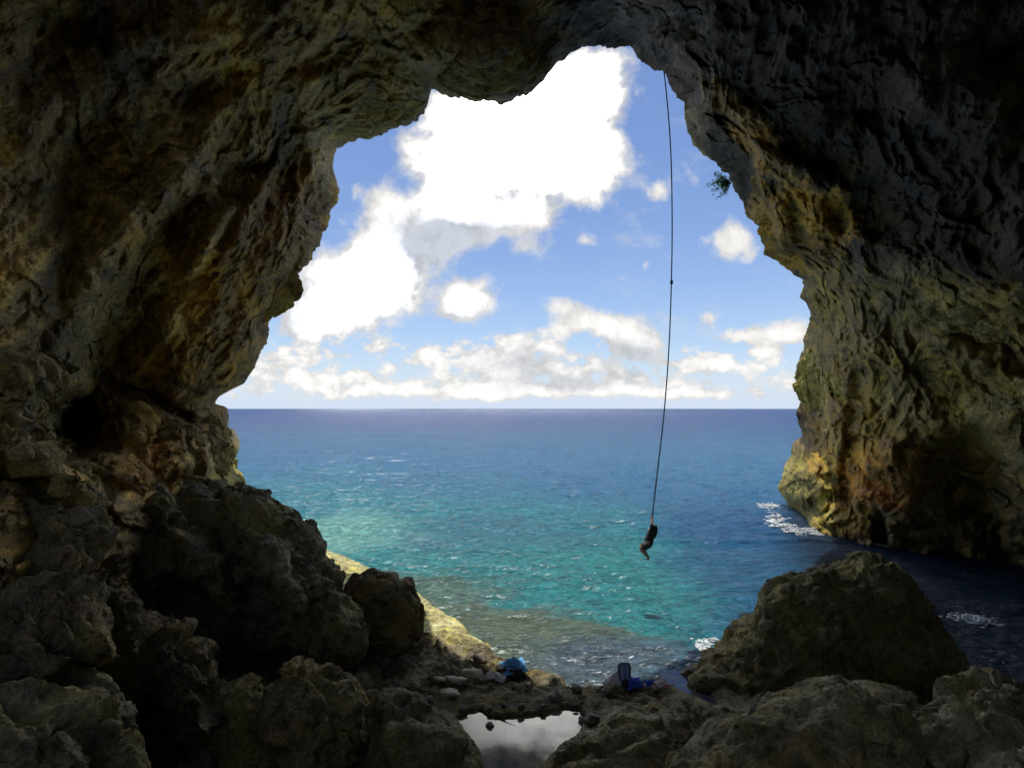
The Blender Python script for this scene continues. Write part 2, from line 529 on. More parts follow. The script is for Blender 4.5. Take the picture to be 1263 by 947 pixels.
WOB = fbm(np.stack([PX/60, PY/60, PX*0], -1), 3, .5, 7)
RELIEF = [  # x, y, rx, ry, angle, amount (+ hollow, - bulge), edge start
 (180,360,175,38,60,.13,.35),(295,222,42,24,38,.09,.5),(80,520,40,48,0,.22,.6),(160,450,60,60,60,.10,.3),(235,370,28,44,10,.05,.4),
 (120,330,120,22,62,-.07,.2),(200,230,90,24,50,-.06,.3),(350,190,30,80,-20,.06,.3),(255,300,70,12,55,-.05,.3),(310,260,80,10,62,-.04,.2),
 (475,125,66,40,15,-.05,.5),(400,70,70,20,25,.05,.3),(605,85,95,48,0,-.09,.6),(560,60,60,30,0,-.04,.5),
 (165,520,30,30,0,-.09,.6),(228,552,34,34,0,-.05,.6),(268,560,22,40,0,-.04,.6),(150,580,34,20,-20,-.07,.5),(200,500,90,8,-25,.05,.3),
 (40,470,40,30,0,-.10,.6),(20,530,26,50,0,-.10,.6),(55,570,50,22,-40,-.09,.6),(100,600,34,24,-20,-.08,.6),
 (935,160,60,16,-50,-.05,.4),(985,215,70,18,-18,-.06,.4),(1090,255,60,40,0,.09,.4),(1180,265,70,60,0,.05,.4),(1010,285,16,44,8,-.04,.4),(965,280,14,34,8,-.03,.4),
 (1060,300,14,60,15,-.04,.4),(1200,580,60,60,0,.10,.4),(1140,440,120,30,-8,-.03,.5),(1040,500,26,60,10,-.04,.5),(990,600,34,26,20,-.03,.5),(1090,600,50,50,-20,-.03,.5),
 (1050,560,12,90,-4,.035,.4),(1085,660,10,30,0,.05,.4),(1230,380,60,30,0,-.04,.5),(1180,120,90,50,-20,-.06,.5),(1060,120,60,40,-30,.05,.4),(780,30,80,30,0,.04,.4),
 (220,50,80,18,5,-.06,.4),(110,200,40,80,-20,.07,.4),(260,110,50,24,30,.06,.4),(70,60,60,60,0,.08,.4)]
rel = np.zeros(len(D))
for (px, py, rx, ry, an, am, e0) in RELIEF:
    rel += am*(1-sstep(ell(px, py, rx, ry, an), e0, 1.25))
# overhanging shelf line on the right wall
shelf = sstep(PY-(352+14*WOB-.05*(PX-1150)), -16, 10)
rel += np.where(front_, -.07*(1-shelf)*sstep(PX, 1010, 1100)*sstep(PY, 150, 300), 0)
R = R0*(1+rel)
P = EYE+D*R[:, None]
PN = D*13+P*.22      # rock grain measured along the wall
wx = np.stack([fbm(PN*.35, 3, .5, 80), fbm(PN*.35+31, 3, .5, 84), fbm(PN*.35-17, 3, .5, 88)], -1)
Pw = PN+wx*1.6
# drapery: noise stretched along the run of the rock, its run differs from side to side
wl = 1-sstep(PX, 420, 560); wr = sstep(PX, 800, 900); wl = np.where(front_, wl, (P[:, 0] < 0)*1.0); wr = np.where(front_, wr, (P[:, 0] >= 0)*1.0)
wc = 1-wl-wr


def streak(rot, sc, seed):
    a = math.radians(rot)
    ang = np.stack([PX*math.cos(a)-PY*math.sin(a), PX*math.sin(a)+PY*math.cos(a)], -1) if False else None
    U_ = (D[:, 0]*math.cos(a)+D[:, 2]*math.sin(a)); V_ = (-D[:, 0]*math.sin(a)+D[:, 2]*math.cos(a))
    q = np.stack([U_*sc*.30, V_*sc, D[:, 1]*sc*.35], -1)+wx*.75
    return q


st = np.zeros(len(D)); st2 = np.zeros(len(D))
for (wgt, rot, sd_) in ((wl, 58, 100), (wc, 15, 120), (wr, 105, 140)):
    q = streak(rot, 20, sd_)
    st += wgt*ridged(q, 4, .55, sd_)
    st2 += wgt*ridged(q*2.9+4, 3, .5, sd_+9)
st0 = np.zeros(len(D))
for (wgt, rot, sd_) in ((wl, 56, 160), (wc, 15, 170), (wr, 104, 180)):
    q = streak(rot, 9, sd_)*np.array([.75, 1, 1])
    st0 += wgt*ridged(q, 2, .45, sd_)
big = fbm(Pw*.16, 3, .5, 1)
mid = billow(Pw*.42, 4, .5, 10)
sm = ridged(Pw*1.25, 4, .55, 20)
fn = fbm(PN*4.2, 4, .6, 30)
f1, f2 = worley(Pw*.95, 5)
cell = sstep(f2-f1, 0, .32)
low = sstep(PY, 380, 520)*front_   # below: more blocky, less draped
dR = .9*big+.6*mid+.20*sm-(.62-.35*low)*st0-(.58-.30*low)*st-(.22-.08*low)*st2+(.26+.14*low)*facets(Pw*.62, 77)+.17*facets(Pw*1.9+3, 78)+.15*fn-(.14+.16*low)*cell
scl = np.clip(R/16, .45, 1.7)
dR += .07*ridged(PN*2.7+wx, 3, .55, 35)
pit, _ = worley(PN*2.3+wx, 9)
dR += .16*(1-sstep(pit, .1, .42))
dR *= scl
edge = (PH-ph0[None]).reshape(-1)
dR *= .35+.65*sstep(edge, 0, .05)
R = R+dR
# rounded lip
R *= 1+.05*(1-np.sqrt(np.clip(edge/.045, 0, 1)))
RS = (R0*(1+rel)).reshape(len(PH), NT)


def shell_y(px, py):
    """forward distance of the smooth cave wall seen at these photograph pixels"""
    d = pdir(px, py); d = d/np.linalg.norm(d, axis=-1, keepdims=True)
    t_ = np.arctan2(d@E2, d@E1); t_ = np.where(t_ < -math.radians(100), t_+2*math.pi, t_)
    f_ = np.arccos(np.clip(d@AX, -1, 1))
    p0 = np.interp(t_, th, ph0)
    ii = np.clip(((np.clip((f_-p0)/(math.radians(56)-p0), 0, 1))**(1/1.12)*(NR1-1)).astype(int), 0, NR1-1)
    jj = np.clip(((t_-th[0])/(th[-1]-th[0])*(NT-1)).astype(int), 0, NT-1)
    return RS[ii, jj]*d[:, 1]


# keep the lowest right wall standing in the water as the photograph shows it
P = EYE+D*R[:, None]
nrows = len(PH)
Pg = P.reshape(nrows, NT, 3)
lip = Pg[0]
rad = np.cos(th)[:, None]*E1+np.sin(th)[:, None]*E2
outer = []
for (a, f) in ((.5, .5), (1.2, 1.0), (2.5, 1.5), (5, 2.2), (10, 3.0), (18, 3.2), (30, 3.2), (50, 2)):
    mth = (1-.6*sstep(-th, -1.15, -.95))[:, None]  # unseen outer face pulled in at right to move its shadow off the water
    q = lip+rad*a+AX*f*mth
    nz = fbm(q*.25, 4, .5, 200)[:, None]*min(a, 4)*.35+fbm(q*1.3, 3, .5, 210)[:, None]*min(a, 1)*.3
    outer.append(q+nz*(rad*.6+AX*.2))
outer = np.array(outer[::-1])
allP = np.concatenate([outer, Pg], 0)
# rock tint: gold streak crests, darker troughs, painted roof shade, ochre, rust and grey-green patches where the photograph has them
TINT = np.ones((len(D), 3))


def patch(px, py, rx, ry, an, col, amt):
    g_ = amt*(1-sstep(ell(px, py, rx, ry, an)+.55*fn-.35*st-.3*st2+.25*mid, .55, .95))
    TINT[:] = TINT*(1-g_[:, None])+np.array(col)*g_[:, None]


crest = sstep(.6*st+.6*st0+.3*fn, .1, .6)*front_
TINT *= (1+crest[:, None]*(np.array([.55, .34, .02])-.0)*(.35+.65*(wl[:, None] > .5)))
TINT *= (.80+.3*sstep(st2, -.3, .3))[:, None]
stain_shade = sstep(fbm(Pw*.22+40, 4, .6, 600)+1.05*sstep(PX, 780, 1000)*(1-sstep(PY, 240, 380))+.55*(1-sstep(PY, 10, 200))*sstep(PX, 640, 800)+.45*(1-sstep(PX, 60, 240))*(1-sstep(PY, 120, 330)), .05, .5)
TINT *= (1-.88*stain_shade)[:, None]  # random dark patches, plus shade painted over the upper right and top corners
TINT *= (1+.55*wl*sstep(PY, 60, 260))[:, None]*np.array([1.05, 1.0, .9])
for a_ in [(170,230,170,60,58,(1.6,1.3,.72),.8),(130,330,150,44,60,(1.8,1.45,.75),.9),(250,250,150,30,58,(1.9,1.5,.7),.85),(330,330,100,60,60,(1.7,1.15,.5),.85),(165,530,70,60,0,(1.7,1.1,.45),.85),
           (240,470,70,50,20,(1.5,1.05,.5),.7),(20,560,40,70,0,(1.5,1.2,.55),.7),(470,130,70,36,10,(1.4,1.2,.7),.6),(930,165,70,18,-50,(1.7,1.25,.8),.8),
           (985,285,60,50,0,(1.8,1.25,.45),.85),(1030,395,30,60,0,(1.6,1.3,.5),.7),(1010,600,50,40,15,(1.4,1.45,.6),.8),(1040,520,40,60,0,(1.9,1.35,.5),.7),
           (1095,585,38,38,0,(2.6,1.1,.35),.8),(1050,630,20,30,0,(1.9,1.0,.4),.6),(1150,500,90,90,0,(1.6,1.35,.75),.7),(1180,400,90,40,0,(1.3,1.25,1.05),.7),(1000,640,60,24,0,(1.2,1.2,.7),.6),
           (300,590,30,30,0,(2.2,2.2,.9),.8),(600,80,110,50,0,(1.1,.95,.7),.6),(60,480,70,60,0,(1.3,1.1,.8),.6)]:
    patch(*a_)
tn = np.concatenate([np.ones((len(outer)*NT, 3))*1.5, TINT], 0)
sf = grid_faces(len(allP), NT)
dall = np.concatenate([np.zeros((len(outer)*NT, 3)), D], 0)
# opening added high behind the viewpoint so sky light fills the near rocks
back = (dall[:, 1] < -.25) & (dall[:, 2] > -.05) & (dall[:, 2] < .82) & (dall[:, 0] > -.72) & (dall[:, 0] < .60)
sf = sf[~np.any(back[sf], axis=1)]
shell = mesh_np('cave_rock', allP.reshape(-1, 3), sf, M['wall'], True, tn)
ga = shell.data.attributes.new('grain', 'FLOAT_VECTOR', 'POINT')
ga.data.foreach_set('vector', np.concatenate([outer.reshape(-1, 3), PN+D*(dR*1.3)[:, None]], 0).astype(np.float32).ravel())
tag(shell, 'brown and ochre limestone cave wall and roof framing the sea', kind='structure')

# ---------------------------------------------------------------- shore: floor of the cave down to the water
NX, NY = 520, 560
gx = np.concatenate([np.linspace(-20, -7.05, 60), np.linspace(-7, 7, 360), np.linspace(7.06, 30, 100)]); gy = np.concatenate([np.linspace(-10, 6, 60), np.linspace(6.1, 20, 340), np.linspace(20.1, 36, 160)])
X, Yg = np.meshgrid(gx, gy)
XY = np.stack([X.ravel(), Yg.ravel()], -1)
# shoreline as a polygon (land on its near and left side)
SHORE = [(-20,36),(-14.5,34),(-10.5,30),(-8.0,26.3),(-5.4,24.5),(-3.4,22.8),(-2.0,20.8),(-.95,18.9),(-.35,17.5),(.3,16.3),(1.5,15.7),(2.6,15.6),(3.8,15.7),(4.7,16.4),(6.2,18.2),
         (8.5,19),(11,17.8),(12.6,15.4),(13.2,12.5),(15,10.5),(19,9),(30,8)]
pl = np.array(SHORE)
dist = np.full(len(XY), 1e9)
for i in range(len(pl)-1):
    a, c = pl[i], pl[i+1]
    ab = c-a; t = np.clip(((XY-a)@ab)/(ab@ab), 0, 1)
    dist = np.minimum(dist, np.linalg.norm(XY-(a+t[:, None]*ab), axis=1))
poly = np.vstack([pl, [[30, -12], [-20, -12]]])
inside = np.zeros(len(XY), bool)
j = len(poly)-1
for i in range(len(poly)):
    xi, yi = poly[i]; xj, yj = poly[j]
    cnd = ((yi > XY[:, 1]) != (yj > XY[:, 1])) & (XY[:, 0] < (xj-xi)*(XY[:, 1]-yi)/(yj-yi+1e-12)+xi)
    inside ^= cnd; j = i
sdist = np.where(inside, dist, -dist)
P2 = np.stack([XY[:, 0], XY[:, 1], XY[:, 0]*0], -1)
sdist = sdist+.35*fbm(P2*.9, 4, .55, 300)
HC = [(0,14,1.25),(-3,14,1.5),(-6,14,2.0),(3,14,1.1),(-2.5,18,1.25),(-5,22,1.3),(-8,24,1.8),(0,12,1.1),(1,11.5,1.1),(-4,10,2.4),(-8,12,3.2),(-12,14,5),(4,12,1.2),(8,12,1.2),(12,12,.8),
      (6,8,2.2),(10,8,2),(0,8,1.8),(-4,7,3.0),(-7,6,4.6),(0,4,4.2),(0,0,6.2),(-6,0,6.6),(-10,8,5.4),(8,3,3.4),(16,6,1.4),(-14,24,3),(-18,32,3),(20,0,3),(0,-8,6.8),(-3,20,1.0),(5,14.8,.95)]
hc = np.array(HC)
Kh = np.linalg.norm(hc[:, None, :2]-hc[None, :, :2], axis=2)
Ah = np.zeros((len(hc)+1,)*2); Ah[:-1, :-1] = Kh; Ah[:-1, -1] = 1; Ah[-1, :-1] = 1
wh = np.linalg.solve(Ah, np.append(hc[:, 2], 0))
H = np.full(len(XY), wh[-1])
for k in range(len(hc)):
    H += wh[k]*np.linalg.norm(XY-hc[k, :2], axis=1)
wq = np.stack([fbm(P2*.6, 3, .5, 310), fbm(P2*.6+9, 3, .5, 312), P2[:, 0]*0], -1)
P2w = P2+wq*.9
rn = .30*billow(P2w*.55, 4, .5, 320)+.22*ridged(P2w*1.3, 4, .55, 330)+.07*fbm(P2*5, 4, .6, 340)+.08*ridged(P2w*3.1+P2[:, [1, 0, 2]]*.3, 3, .5, 350)
wf1, wf2 = worley(np.stack([P2w[:, 0]*1.1, P2w[:, 1]*1.1, P2w[:, 0]*0+.5], -1), 8)
rn -= .10*(1-sstep(wf2-wf1, 0, .22))
rn = .75*rn+.20*facets(P2w*1.1+.5, 91)+.10*facets(P2w*2.9, 92)+.04*facets(P2w*6.1, 93)
flat = sstep(XY[:, 1], 16.6, 18)*.68
H = H+rn*(1-flat)
# pools: carve below the pool level, raise a rim round it
PZ = 1.02; PZ2 = 1.0; PZ3 = 1.7
POOLS = [(PZ, [(563,886),(578,878),(592,875),(605,884),(640,883),(675,880),(695,873),(715,874),(722,888),(715,905),(690,925),(660,950),(600,952),(590,925),(575,905)]),
         (PZ2, [(819,829),(835,830),(858,838),(872,852),(884,866),(884,874),(866,866),(845,856),(824,845)]),
         (PZ3, [(432,932),(445,930),(470,944),(475,965),(430,965)])]
pool_xy = []
for (z, pp) in POOLS:
    q = np.array([onz(a, c, z)[:2] for a, c in pp])
    pool_xy.append(q)
    dist = np.full(len(XY), 1e9)
    for i in range(len(q)):
        a, c = q[i], q[(i+1) % len(q)]
        ab = c-a; t = np.clip(((XY-a)@ab)/(ab@ab), 0, 1)
        dist = np.minimum(dist, np.linalg.norm(XY-(a+t[:, None]*ab), axis=1))
    ins = np.zeros(len(XY), bool); j = len(q)-1
    for i in range(len(q)):
        xi, yi = q[i]; xj, yj = q[j]
        ins ^= ((yi > XY[:, 1]) != (yj > XY[:, 1])) & (XY[:, 0] < (xj-xi)*(XY[:, 1]-yi)/(yj-yi+1e-12)+xi); j = i
    sd2 = np.where(ins, -dist, dist)+.06*fbm(P2*3, 3, .5, 360)
    near = 1-sstep(sd2, .1, 1.3)
    rim = z+.05+.10*np.clip(sd2*3, 0, 1)+.06*(rn+.3)
    H = np.where(sd2 > 0, H*(1-near)+np.maximum(rim, z+.03)*near, np.minimum(H, z-.02-np.minimum(-sd2*.7, .2)))
H = np.where(sdist > 0, H*sstep(sdist, -.5, .9)+(1-sstep(sdist, -.5, .9))*-.3, H)
H = np.where(sdist <= 0, np.minimum(H, .35+sdist*1.6), H)
H = np.minimum(H, .45+np.maximum(sdist, 0)*2.6+.3*fbm(P2*1.2, 3, .5, 370)) if False else H
H = np.where(sdist < 1.2, np.minimum(H, .1+np.clip(sdist, -9, 1.2)*1.9+.15*rn*4), H)
H = np.maximum(H, -3)
shV = np.stack([XY[:, 0], XY[:, 1], H], -1)
tn = np.ones((len(shV), 3))
yel = sstep(XY[:, 1], 16.2, 17.6)*sstep(-XY[:, 0], -.9, .3)
wet = 1-.45*(1-sstep(H, .1, .7))
tn = tn*wet[:, None]
yc = np.array([3.3, 3.6, 2.9])
tn = tn*(1-yel[:, None])+yc*yel[:, None]*np.clip(.85+.35*rn[:, None], .5, 1.2)
shore = mesh_np('rocky_shore', shV, grid_faces(len(gy), NX), M['shore'], True, tn)
tag(shore, 'uneven brown rock shore of the cave floor with a pale ledge by the sea', kind='structure')


# ---------------------------------------------------------------- water
def water_mat(name, tinted, rough=.08, col=(.02, .05, .06, 1), amp=1.0):
    m, nb, pb = new_mat(name)
    g = nb.n('ShaderNodeNewGeometry').outputs['Position']
    if tinted:
        c_ = nb.n('ShaderNodeAttribute', attribute_name='tint').outputs['Color']
        nz = nb.noise(nb.vmath('MULTIPLY', g, (1.2, 1, 1)), 2.2, 5, .65)
        c_ = nb.mix(nb.ramp(nz, .3, .7), nb.mix(1.0, c_, (.5, .56, .66, 1), 'MULTIPLY'), c_)  # ripple shading mixed into the colour by noise
        nb.put(pb.inputs['Base Color'], c_)
    else:
        nz = nb.noise(g, 2.6, 5, .6, .3)
        nb.put(pb.inputs['Base Color'], nb.mix(nb.ramp(nz, .42, .62), col, (.13, .11, .075, 1)))
    pb.inputs['Roughness'].default_value = rough
    pb.inputs['IOR'].default_value = 1.33
    pb.inputs['Specular IOR Level'].default_value = .15
    a = nb.noise(nb.vmath('MULTIPLY', g, (.6, 1.1, 1)), 1.6, 6, .62, .4)
    c = nb.noise(nb.vmath('MULTIPLY', g, (.7, 1.2, 1)), .35, 4, .55, .2)
    e = nb.noise(nb.vmath('MULTIPLY', g, (.6, 1.5, 1)), .06, 4, .6, .3)
    h = nb.math('ADD', nb.math('MULTIPLY', a, .75*amp), nb.math('MULTIPLY', c, .55*amp))
    h = nb.math('ADD', h, nb.math('MULTIPLY', e, 2.6*amp))
    if tinted: h = nb.math('ADD', h, nb.math('MULTIPLY', nb.noise(nb.vmath('MULTIPLY', g, (.5, 1.3, 1)), .17, 4, .6, .4), 1.7))
    if tinted: h = nb.math('ADD', h, nb.math('MULTIPLY', nb.noise(nb.vmath('MULTIPLY', g, (.7, 1.2, 1)), 6.5, 3, .65), .24))
    bp = nb.n('ShaderNodeBump'); bp.inputs['Strength'].default_value = .9 if tinted else .03; bp.inputs['Distance'].default_value = 1.0 if tinted else .02
    nb.put(bp.inputs['Height'], h); nb.t.links.new(bp.outputs[0], pb.inputs['Normal'])
    if tinted:
        # wind-roughened sea: body colour under a reflection that never reaches a mirror
        df = nb.n('ShaderNodeBsdfDiffuse'); gl = nb.n('ShaderNodeBsdfGlossy'); fr = nb.n('ShaderNodeFresnel'); mx = nb.n('ShaderNodeMixShader')
        fr.inputs['IOR'].default_value = 1.33
        gl.inputs['Roughness'].default_value = .10; gl.inputs['Color'].default_value = (1, 1, 1, 1)
        nb.put(df.inputs['Color'], c_)
        for nd in (df, gl, fr): nb.t.links.new(bp.outputs[0], nd.inputs['Normal'])
        nb.put(mx.inputs[0], nb.math('MINIMUM', fr.outputs[0], .27))
        nb.t.links.new(df.outputs[0], mx.inputs[1]); nb.t.links.new(gl.outputs[0], mx.inputs[2])
        on = [n_ for n_ in m.node_tree.nodes if n_.type == 'OUTPUT_MATERIAL'][0]
        nb.t.links.new(mx.outputs[0], on.inputs[0])
        m.node_tree.nodes.remove(pb)
    return m


M['sea'] = water_mat('sea_water', True, .12)
M['pool'] = water_mat('tide_pool_water', False, .02, (.04, .035, .026, 1))
M['pool_clear'] = water_mat('clear_tide_pool_water', False, .02, (.05, .06, .10, 1))
[n_ for n_ in M['pool_clear'].node_tree.nodes if n_.type == 'BSDF_PRINCIPLED'][0].inputs['Specular IOR Level'].default_value = .75
pyr = np.concatenate([np.linspace(1100, 960, 40)[:-1], np.linspace(960, 507, 640)])
Yr = 8.0/((pyr-504)/700)
Yr = np.concatenate([Yr, [2600, 4000, 8000, 20000, 60000]])
cu = np.linspace(-1, 1, 560)
cu = cu*1.15
WX = (Yr[:, None]*cu[None]).ravel()+0.0
WY = np.repeat(Yr[:, None], len(cu), 1).ravel()
Q = np.stack([WX, WY, WX*0], -1)
Qs = Q*np.array([.75, 1.15, 1])
ca_, sa_ = math.cos(.35), math.sin(.35)
Qs = np.stack([Qs[:, 0]*ca_-Qs[:, 1]*sa_*.6, Qs[:, 0]*sa_+Qs[:, 1]*ca_, Qs[:, 2]], -1)
fade = np.clip(60/WY, 0, 1)
wz = .30*fbm(Qs*.13, 3, .5, 400)+.14*ridged(Qs*.24, 2, .5, 407)+.17*ridged(Qs*.42+fbm(Qs*.2, 2, .5, 405)[:, None]*.6, 3, .5, 410)*np.clip(90/WY, 0, 1)+.055*ridged(Qs*1.5, 4, .6, 420)*fade
calm = np.where((WX > 6) & (WY < 34), .45, 1.0)
wz *= calm
# colour of the water body: sand shallows turquoise, reef brown, deep blue
pxw = CX+FPX*WX/WY; pyw = 504+700*8/WY
n1 = fbm(Qs*.05, 4, .55, 430); n2 = fbm(Qs*.22, 5, .6, 440); n3 = fbm(Qs*.9, 4, .6, 450); n4 = ridged(Qs*2.2, 3, .6, 455)
deep = np.array([.007, .040, .125]); midc = np.array([.024, .108, .19]); turq = np.array([.018, .165, .165]); reef = np.array([.085, .105, .06]); pale = np.array([.16, .36, .27]); navy = np.array([.008, .05, .15])
ld = np.log(WY)
t1 = sstep(ld+.45*n1+.02*np.clip(WX, 0, 20), math.log(30), math.log(78)); t2 = sstep(ld+.4*n1, math.log(80), math.log(420))
col = turq[None]*(1-t1[:, None])+midc*t1[:, None]
col = col*(1-t2[:, None])+deep*t2[:, None]


def mixc(col, m_, c_): return col*(1-m_[:, None])+np.array(c_)*m_[:, None]


# darker seagrass patch, reef flat by the shore, pale sand by the left shore, sky reflection and wall shade painted into the water at right
q_ = np.hypot((WX+1)/8, (WY-36)/7); col = mixc(col, .55*(1-sstep(q_+.7*n2, .4, 1.2)), (.03, .10, .15))
q_ = np.hypot((WX+.0)/5.6, (WY-19.5)/4.6); col = mixc(col, .92*(1-sstep(q_+.9*n2+.5*n3, .55, 1.15)), reef)
q_ = np.hypot((WX+4)/5, (WY-25)/4.0); col = mixc(col, .7*(1-sstep(q_+.9*n2+.5*n3, .4, 1.1)), reef)
q_ = np.hypot((WX+11)/5, (WY-36)/9); col = mixc(col, .6*(1-sstep(q_+.7*n2, .3, 1.2)), pale)
q_ = sstep(WX-.12*WY+2*n2, 2.5, 7.5)*(1-sstep(WY, 34, 60)); col = mixc(col, .75*q_, navy)  # reflected sky blue painted as navy over the right water
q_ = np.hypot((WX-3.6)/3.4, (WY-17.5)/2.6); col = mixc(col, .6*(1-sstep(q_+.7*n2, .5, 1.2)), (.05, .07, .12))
q_ = sstep(WX-.42*WY, 0.5, 4)*(1-sstep(WY, 40, 50)); col = mixc(col, q_*.85, (.006, .012, .02))  # shade of the right cave wall painted dark into the inlet
n5 = ridged(Qs*np.array([.16, .42, 1]), 3, .6, 457); n6 = ridged(Qs*np.array([.03, .10, 1]), 3, .6, 458)
col *= (1+.22*n5*sstep(WY, 30, 80)*(1-sstep(WY, 250, 600))+.25*n6*sstep(WY, 150, 400)*(1-sstep(WY, 1500, 4000)))[:, None]
col *= (1+.45*n3*np.clip(40/WY, 0, 1)+.42*n4*np.clip(45/WY, 0, 1))[:, None]*1.15  # light and dark of the ripples painted into the water colour
col = np.clip(col, .002, 1)
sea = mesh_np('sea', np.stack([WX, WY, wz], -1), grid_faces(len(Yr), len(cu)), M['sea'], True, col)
tag(sea, 'turquoise sea shading to deep blue at the horizon', kind='structure')

for (z, pp), q, lab in zip(POOLS, pool_xy, ('wide grey tide pool in the middle of the rocks mirroring the clouds', 'narrow blue tide pool beside the big right-hand rock', 'small pale tide pool at the bottom edge of the photo')):
    c_ = q.mean(0)
    ring = c_+(q-c_)*1.22
    # subdivided outline, a thin disc of water reaching under the rim
    N_ = len(ring)
    V = [(c_[0], c_[1], z)]+[(a[0], a[1], z) for a in ring]
    F = [(0, i+1, (i+1) % N_+1) for i in range(N_)]
    o = mesh_np('tide_pool', V, F, M['pool_clear' if z == PZ2 else 'pool'], False, loc=(c_[0], c_[1], z))
    tag(o, lab, kind='structure')


# ---------------------------------------------------------------- boulders: overlapping bodies fused by voxels, then weathered
def pillow(px_poly, Yc, thick, lean=0.0, sq=2.3, wall=False):
    """closed body whose outline seen from the cave is the polygon, with real depth"""
    poly = np.array(px_poly, float)
    c_ = (poly.min(0)+poly.max(0))/2
    c_ = poly.mean(0)*.5+c_*.5
    ang = np.arctan2(-(poly[:, 1]-c_[1]), poly[:, 0]-c_[0]); rr = np.hypot(poly[:, 0]-c_[0], poly[:, 1]-c_[1])
    o = np.argsort(ang); ang, rr = ang[o], rr[o]
    NA, NL = 48, 22
    aa = np.linspace(-math.pi, math.pi, NA, endpoint=False)
    r_ = np.interp(aa, np.concatenate([ang-2*math.pi, ang, ang+2*math.pi]), np.tile(rr, 3))
    la = np.linspace(-math.pi/2, math.pi/2, NL)
    cl = np.abs(np.cos(la))**(2/sq); sl = np.sign(np.sin(la))*np.abs(np.sin(la))**(2/sq)
    V = []
    for k in range(NL):
        pxx = c_[0]+np.cos(aa)*r_*cl[k]; pyy = c_[1]-np.sin(aa)*r_*cl[k]
        if wall:
            Yc = shell_y(pxx, pyy)+wall
        plane = at(pxx, pyy, (Yc+sl[k]*thick+lean*(c_[1]-pyy)/100)[:, None])
        V.append(plane)
    return np.concatenate(V), grid_faces(NL, NA, True)


def rock(name, pieces, label, cat='boulder', group=None, vox=.07, amp=1.0, mat='boulder', seed=0, tint=(1, 1, 1), strat=0.0, base=-1.5, parent=None, fac=1.0):
    bm = bmesh.new()
    for pc in pieces:
        V, F = pillow(*pc)
        vs = [bm.verts.new(p) for p in V]
        for f in F:
            try: bm.faces.new([vs[i] for i in f])
            except ValueError: pass
    bmesh.ops.remove_doubles(bm, verts=bm.verts, dist=.004)
    bmesh.ops.recalc_face_normals(bm, faces=bm.faces)
    me = bpy.data.meshes.new(name); bm.to_mesh(me); bm.free()
    o = bpy.data.objects.new(name, me); C.objects.link(o)
    md = o.modifiers.new('fuse', 'REMESH'); md.mode = 'VOXEL'; md.voxel_size = vox; md.use_smooth_shade = True
    s_ = o.modifiers.new('soft', 'SMOOTH'); s_.iterations = 6; s_.factor = .6
    dg = bpy.context.evaluated_depsgraph_get()
    ev = o.evaluated_get(dg); m2 = ev.to_mesh()
    n = len(m2.vertices)
    V = np.empty(n*3, np.float32); m2.vertices.foreach_get('co', V); V = V.reshape(-1, 3)
    Nn = np.empty(n*3, np.float32); m2.vertices.foreach_get('normal', Nn); Nn = Nn.reshape(-1, 3)
    F = np.empty(len(m2.loops), np.int32); m2.loops.foreach_get('vertex_index', F); F = F.reshape(-1, 4)
    ev.to_mesh_clear()
    bpy.data.objects.remove(o); bpy.data.meshes.remove(me)
    keep = V[:, 2] > base
    wv = np.stack([fbm(V*.5, 2, .5, seed), fbm(V*.5+7, 2, .5, seed+2), fbm(V*.5-9, 2, .5, seed+4)], -1)
    Vw = V+wv*.8
    f1, f2 = worley(Vw*.75, seed+1)
    d = .20*billow(Vw*.55, 4, .5, seed+10)+.10*ridged(Vw*1.5, 4, .55, seed+20)+fac*(.30*facets(Vw*.7+seed, seed+50)+.13*facets(Vw*2.1, seed+51))+.055*fbm(V*4.6, 4, .6, seed+30)-.16*(1-sstep(f2-f1, 0, .25))
    p1, _ = worley(V*3.1+wv, seed+3)
    d -= .09*(1-sstep(p1, .12, .42)); d += .05*ridged(V*3.3+wv, 3, .55, seed+33)
    if strat:
        d += strat*ridged(Vw*np.array([.35, .35, 3.4]), 3, .55, seed+40)
    V = V+Nn*(d*amp)[:, None]
    tn = np.ones((n, 3))*np.array(tint)
    fm = np.all(keep[F], axis=1)
    F = F[fm]
    used = np.zeros(n, bool); used[F.ravel()] = True
    idx = np.cumsum(used)-1
    V = V[used]; F = idx[F]; tn = tn[used]
    ctr = V.mean(0); loc = (float(ctr[0]), float(ctr[1]), float(V[:, 2].min()))
    if parent is not None:
        return mesh_np(name, V, F, M[mat], True, tn, loc=loc, parent=parent)
    ob = mesh_np(name, V, F, M[mat], True, tn, loc=loc)
    tag(ob, label, cat, group)
    return ob


rock('boulder', [
  ([(122,645),(150,602),(200,590),(262,590),(330,612),(372,632),(402,672),(424,715),(424,770),(400,800),(300,800),(200,780),(150,720)], 15.0, 1.7, 1.0),
  ([(150,690),(250,650),(380,700),(425,740),(430,840),(380,870),(250,880),(150,850)], 15.4, 1.3, .2),
  ([(122,650),(150,612),(205,600),(260,640),(225,665),(190,720),(170,800),(140,790)], 13.6, 1.5, .6),
  ([(265,606),(330,618),(372,640),(385,690),(350,660),(300,640)], 13.6, 1.0, 1.0),
  ([(196,640),(232,648),(268,688),(300,735),(292,762),(250,722),(210,690)], 12.9, 1.5, .6),
  ([(282,632),(322,648),(360,698),(382,745),(366,764),(330,716),(296,672)], 12.9, 1.5, .8),
  ([(392,700),(424,740),(428,830),(390,850),(384,770)], 13.8, 1.2, .4)],
  'largest dark boulder at left, its ridged top against the sea', seed=500, vox=.06, fac=.6, amp=.85)
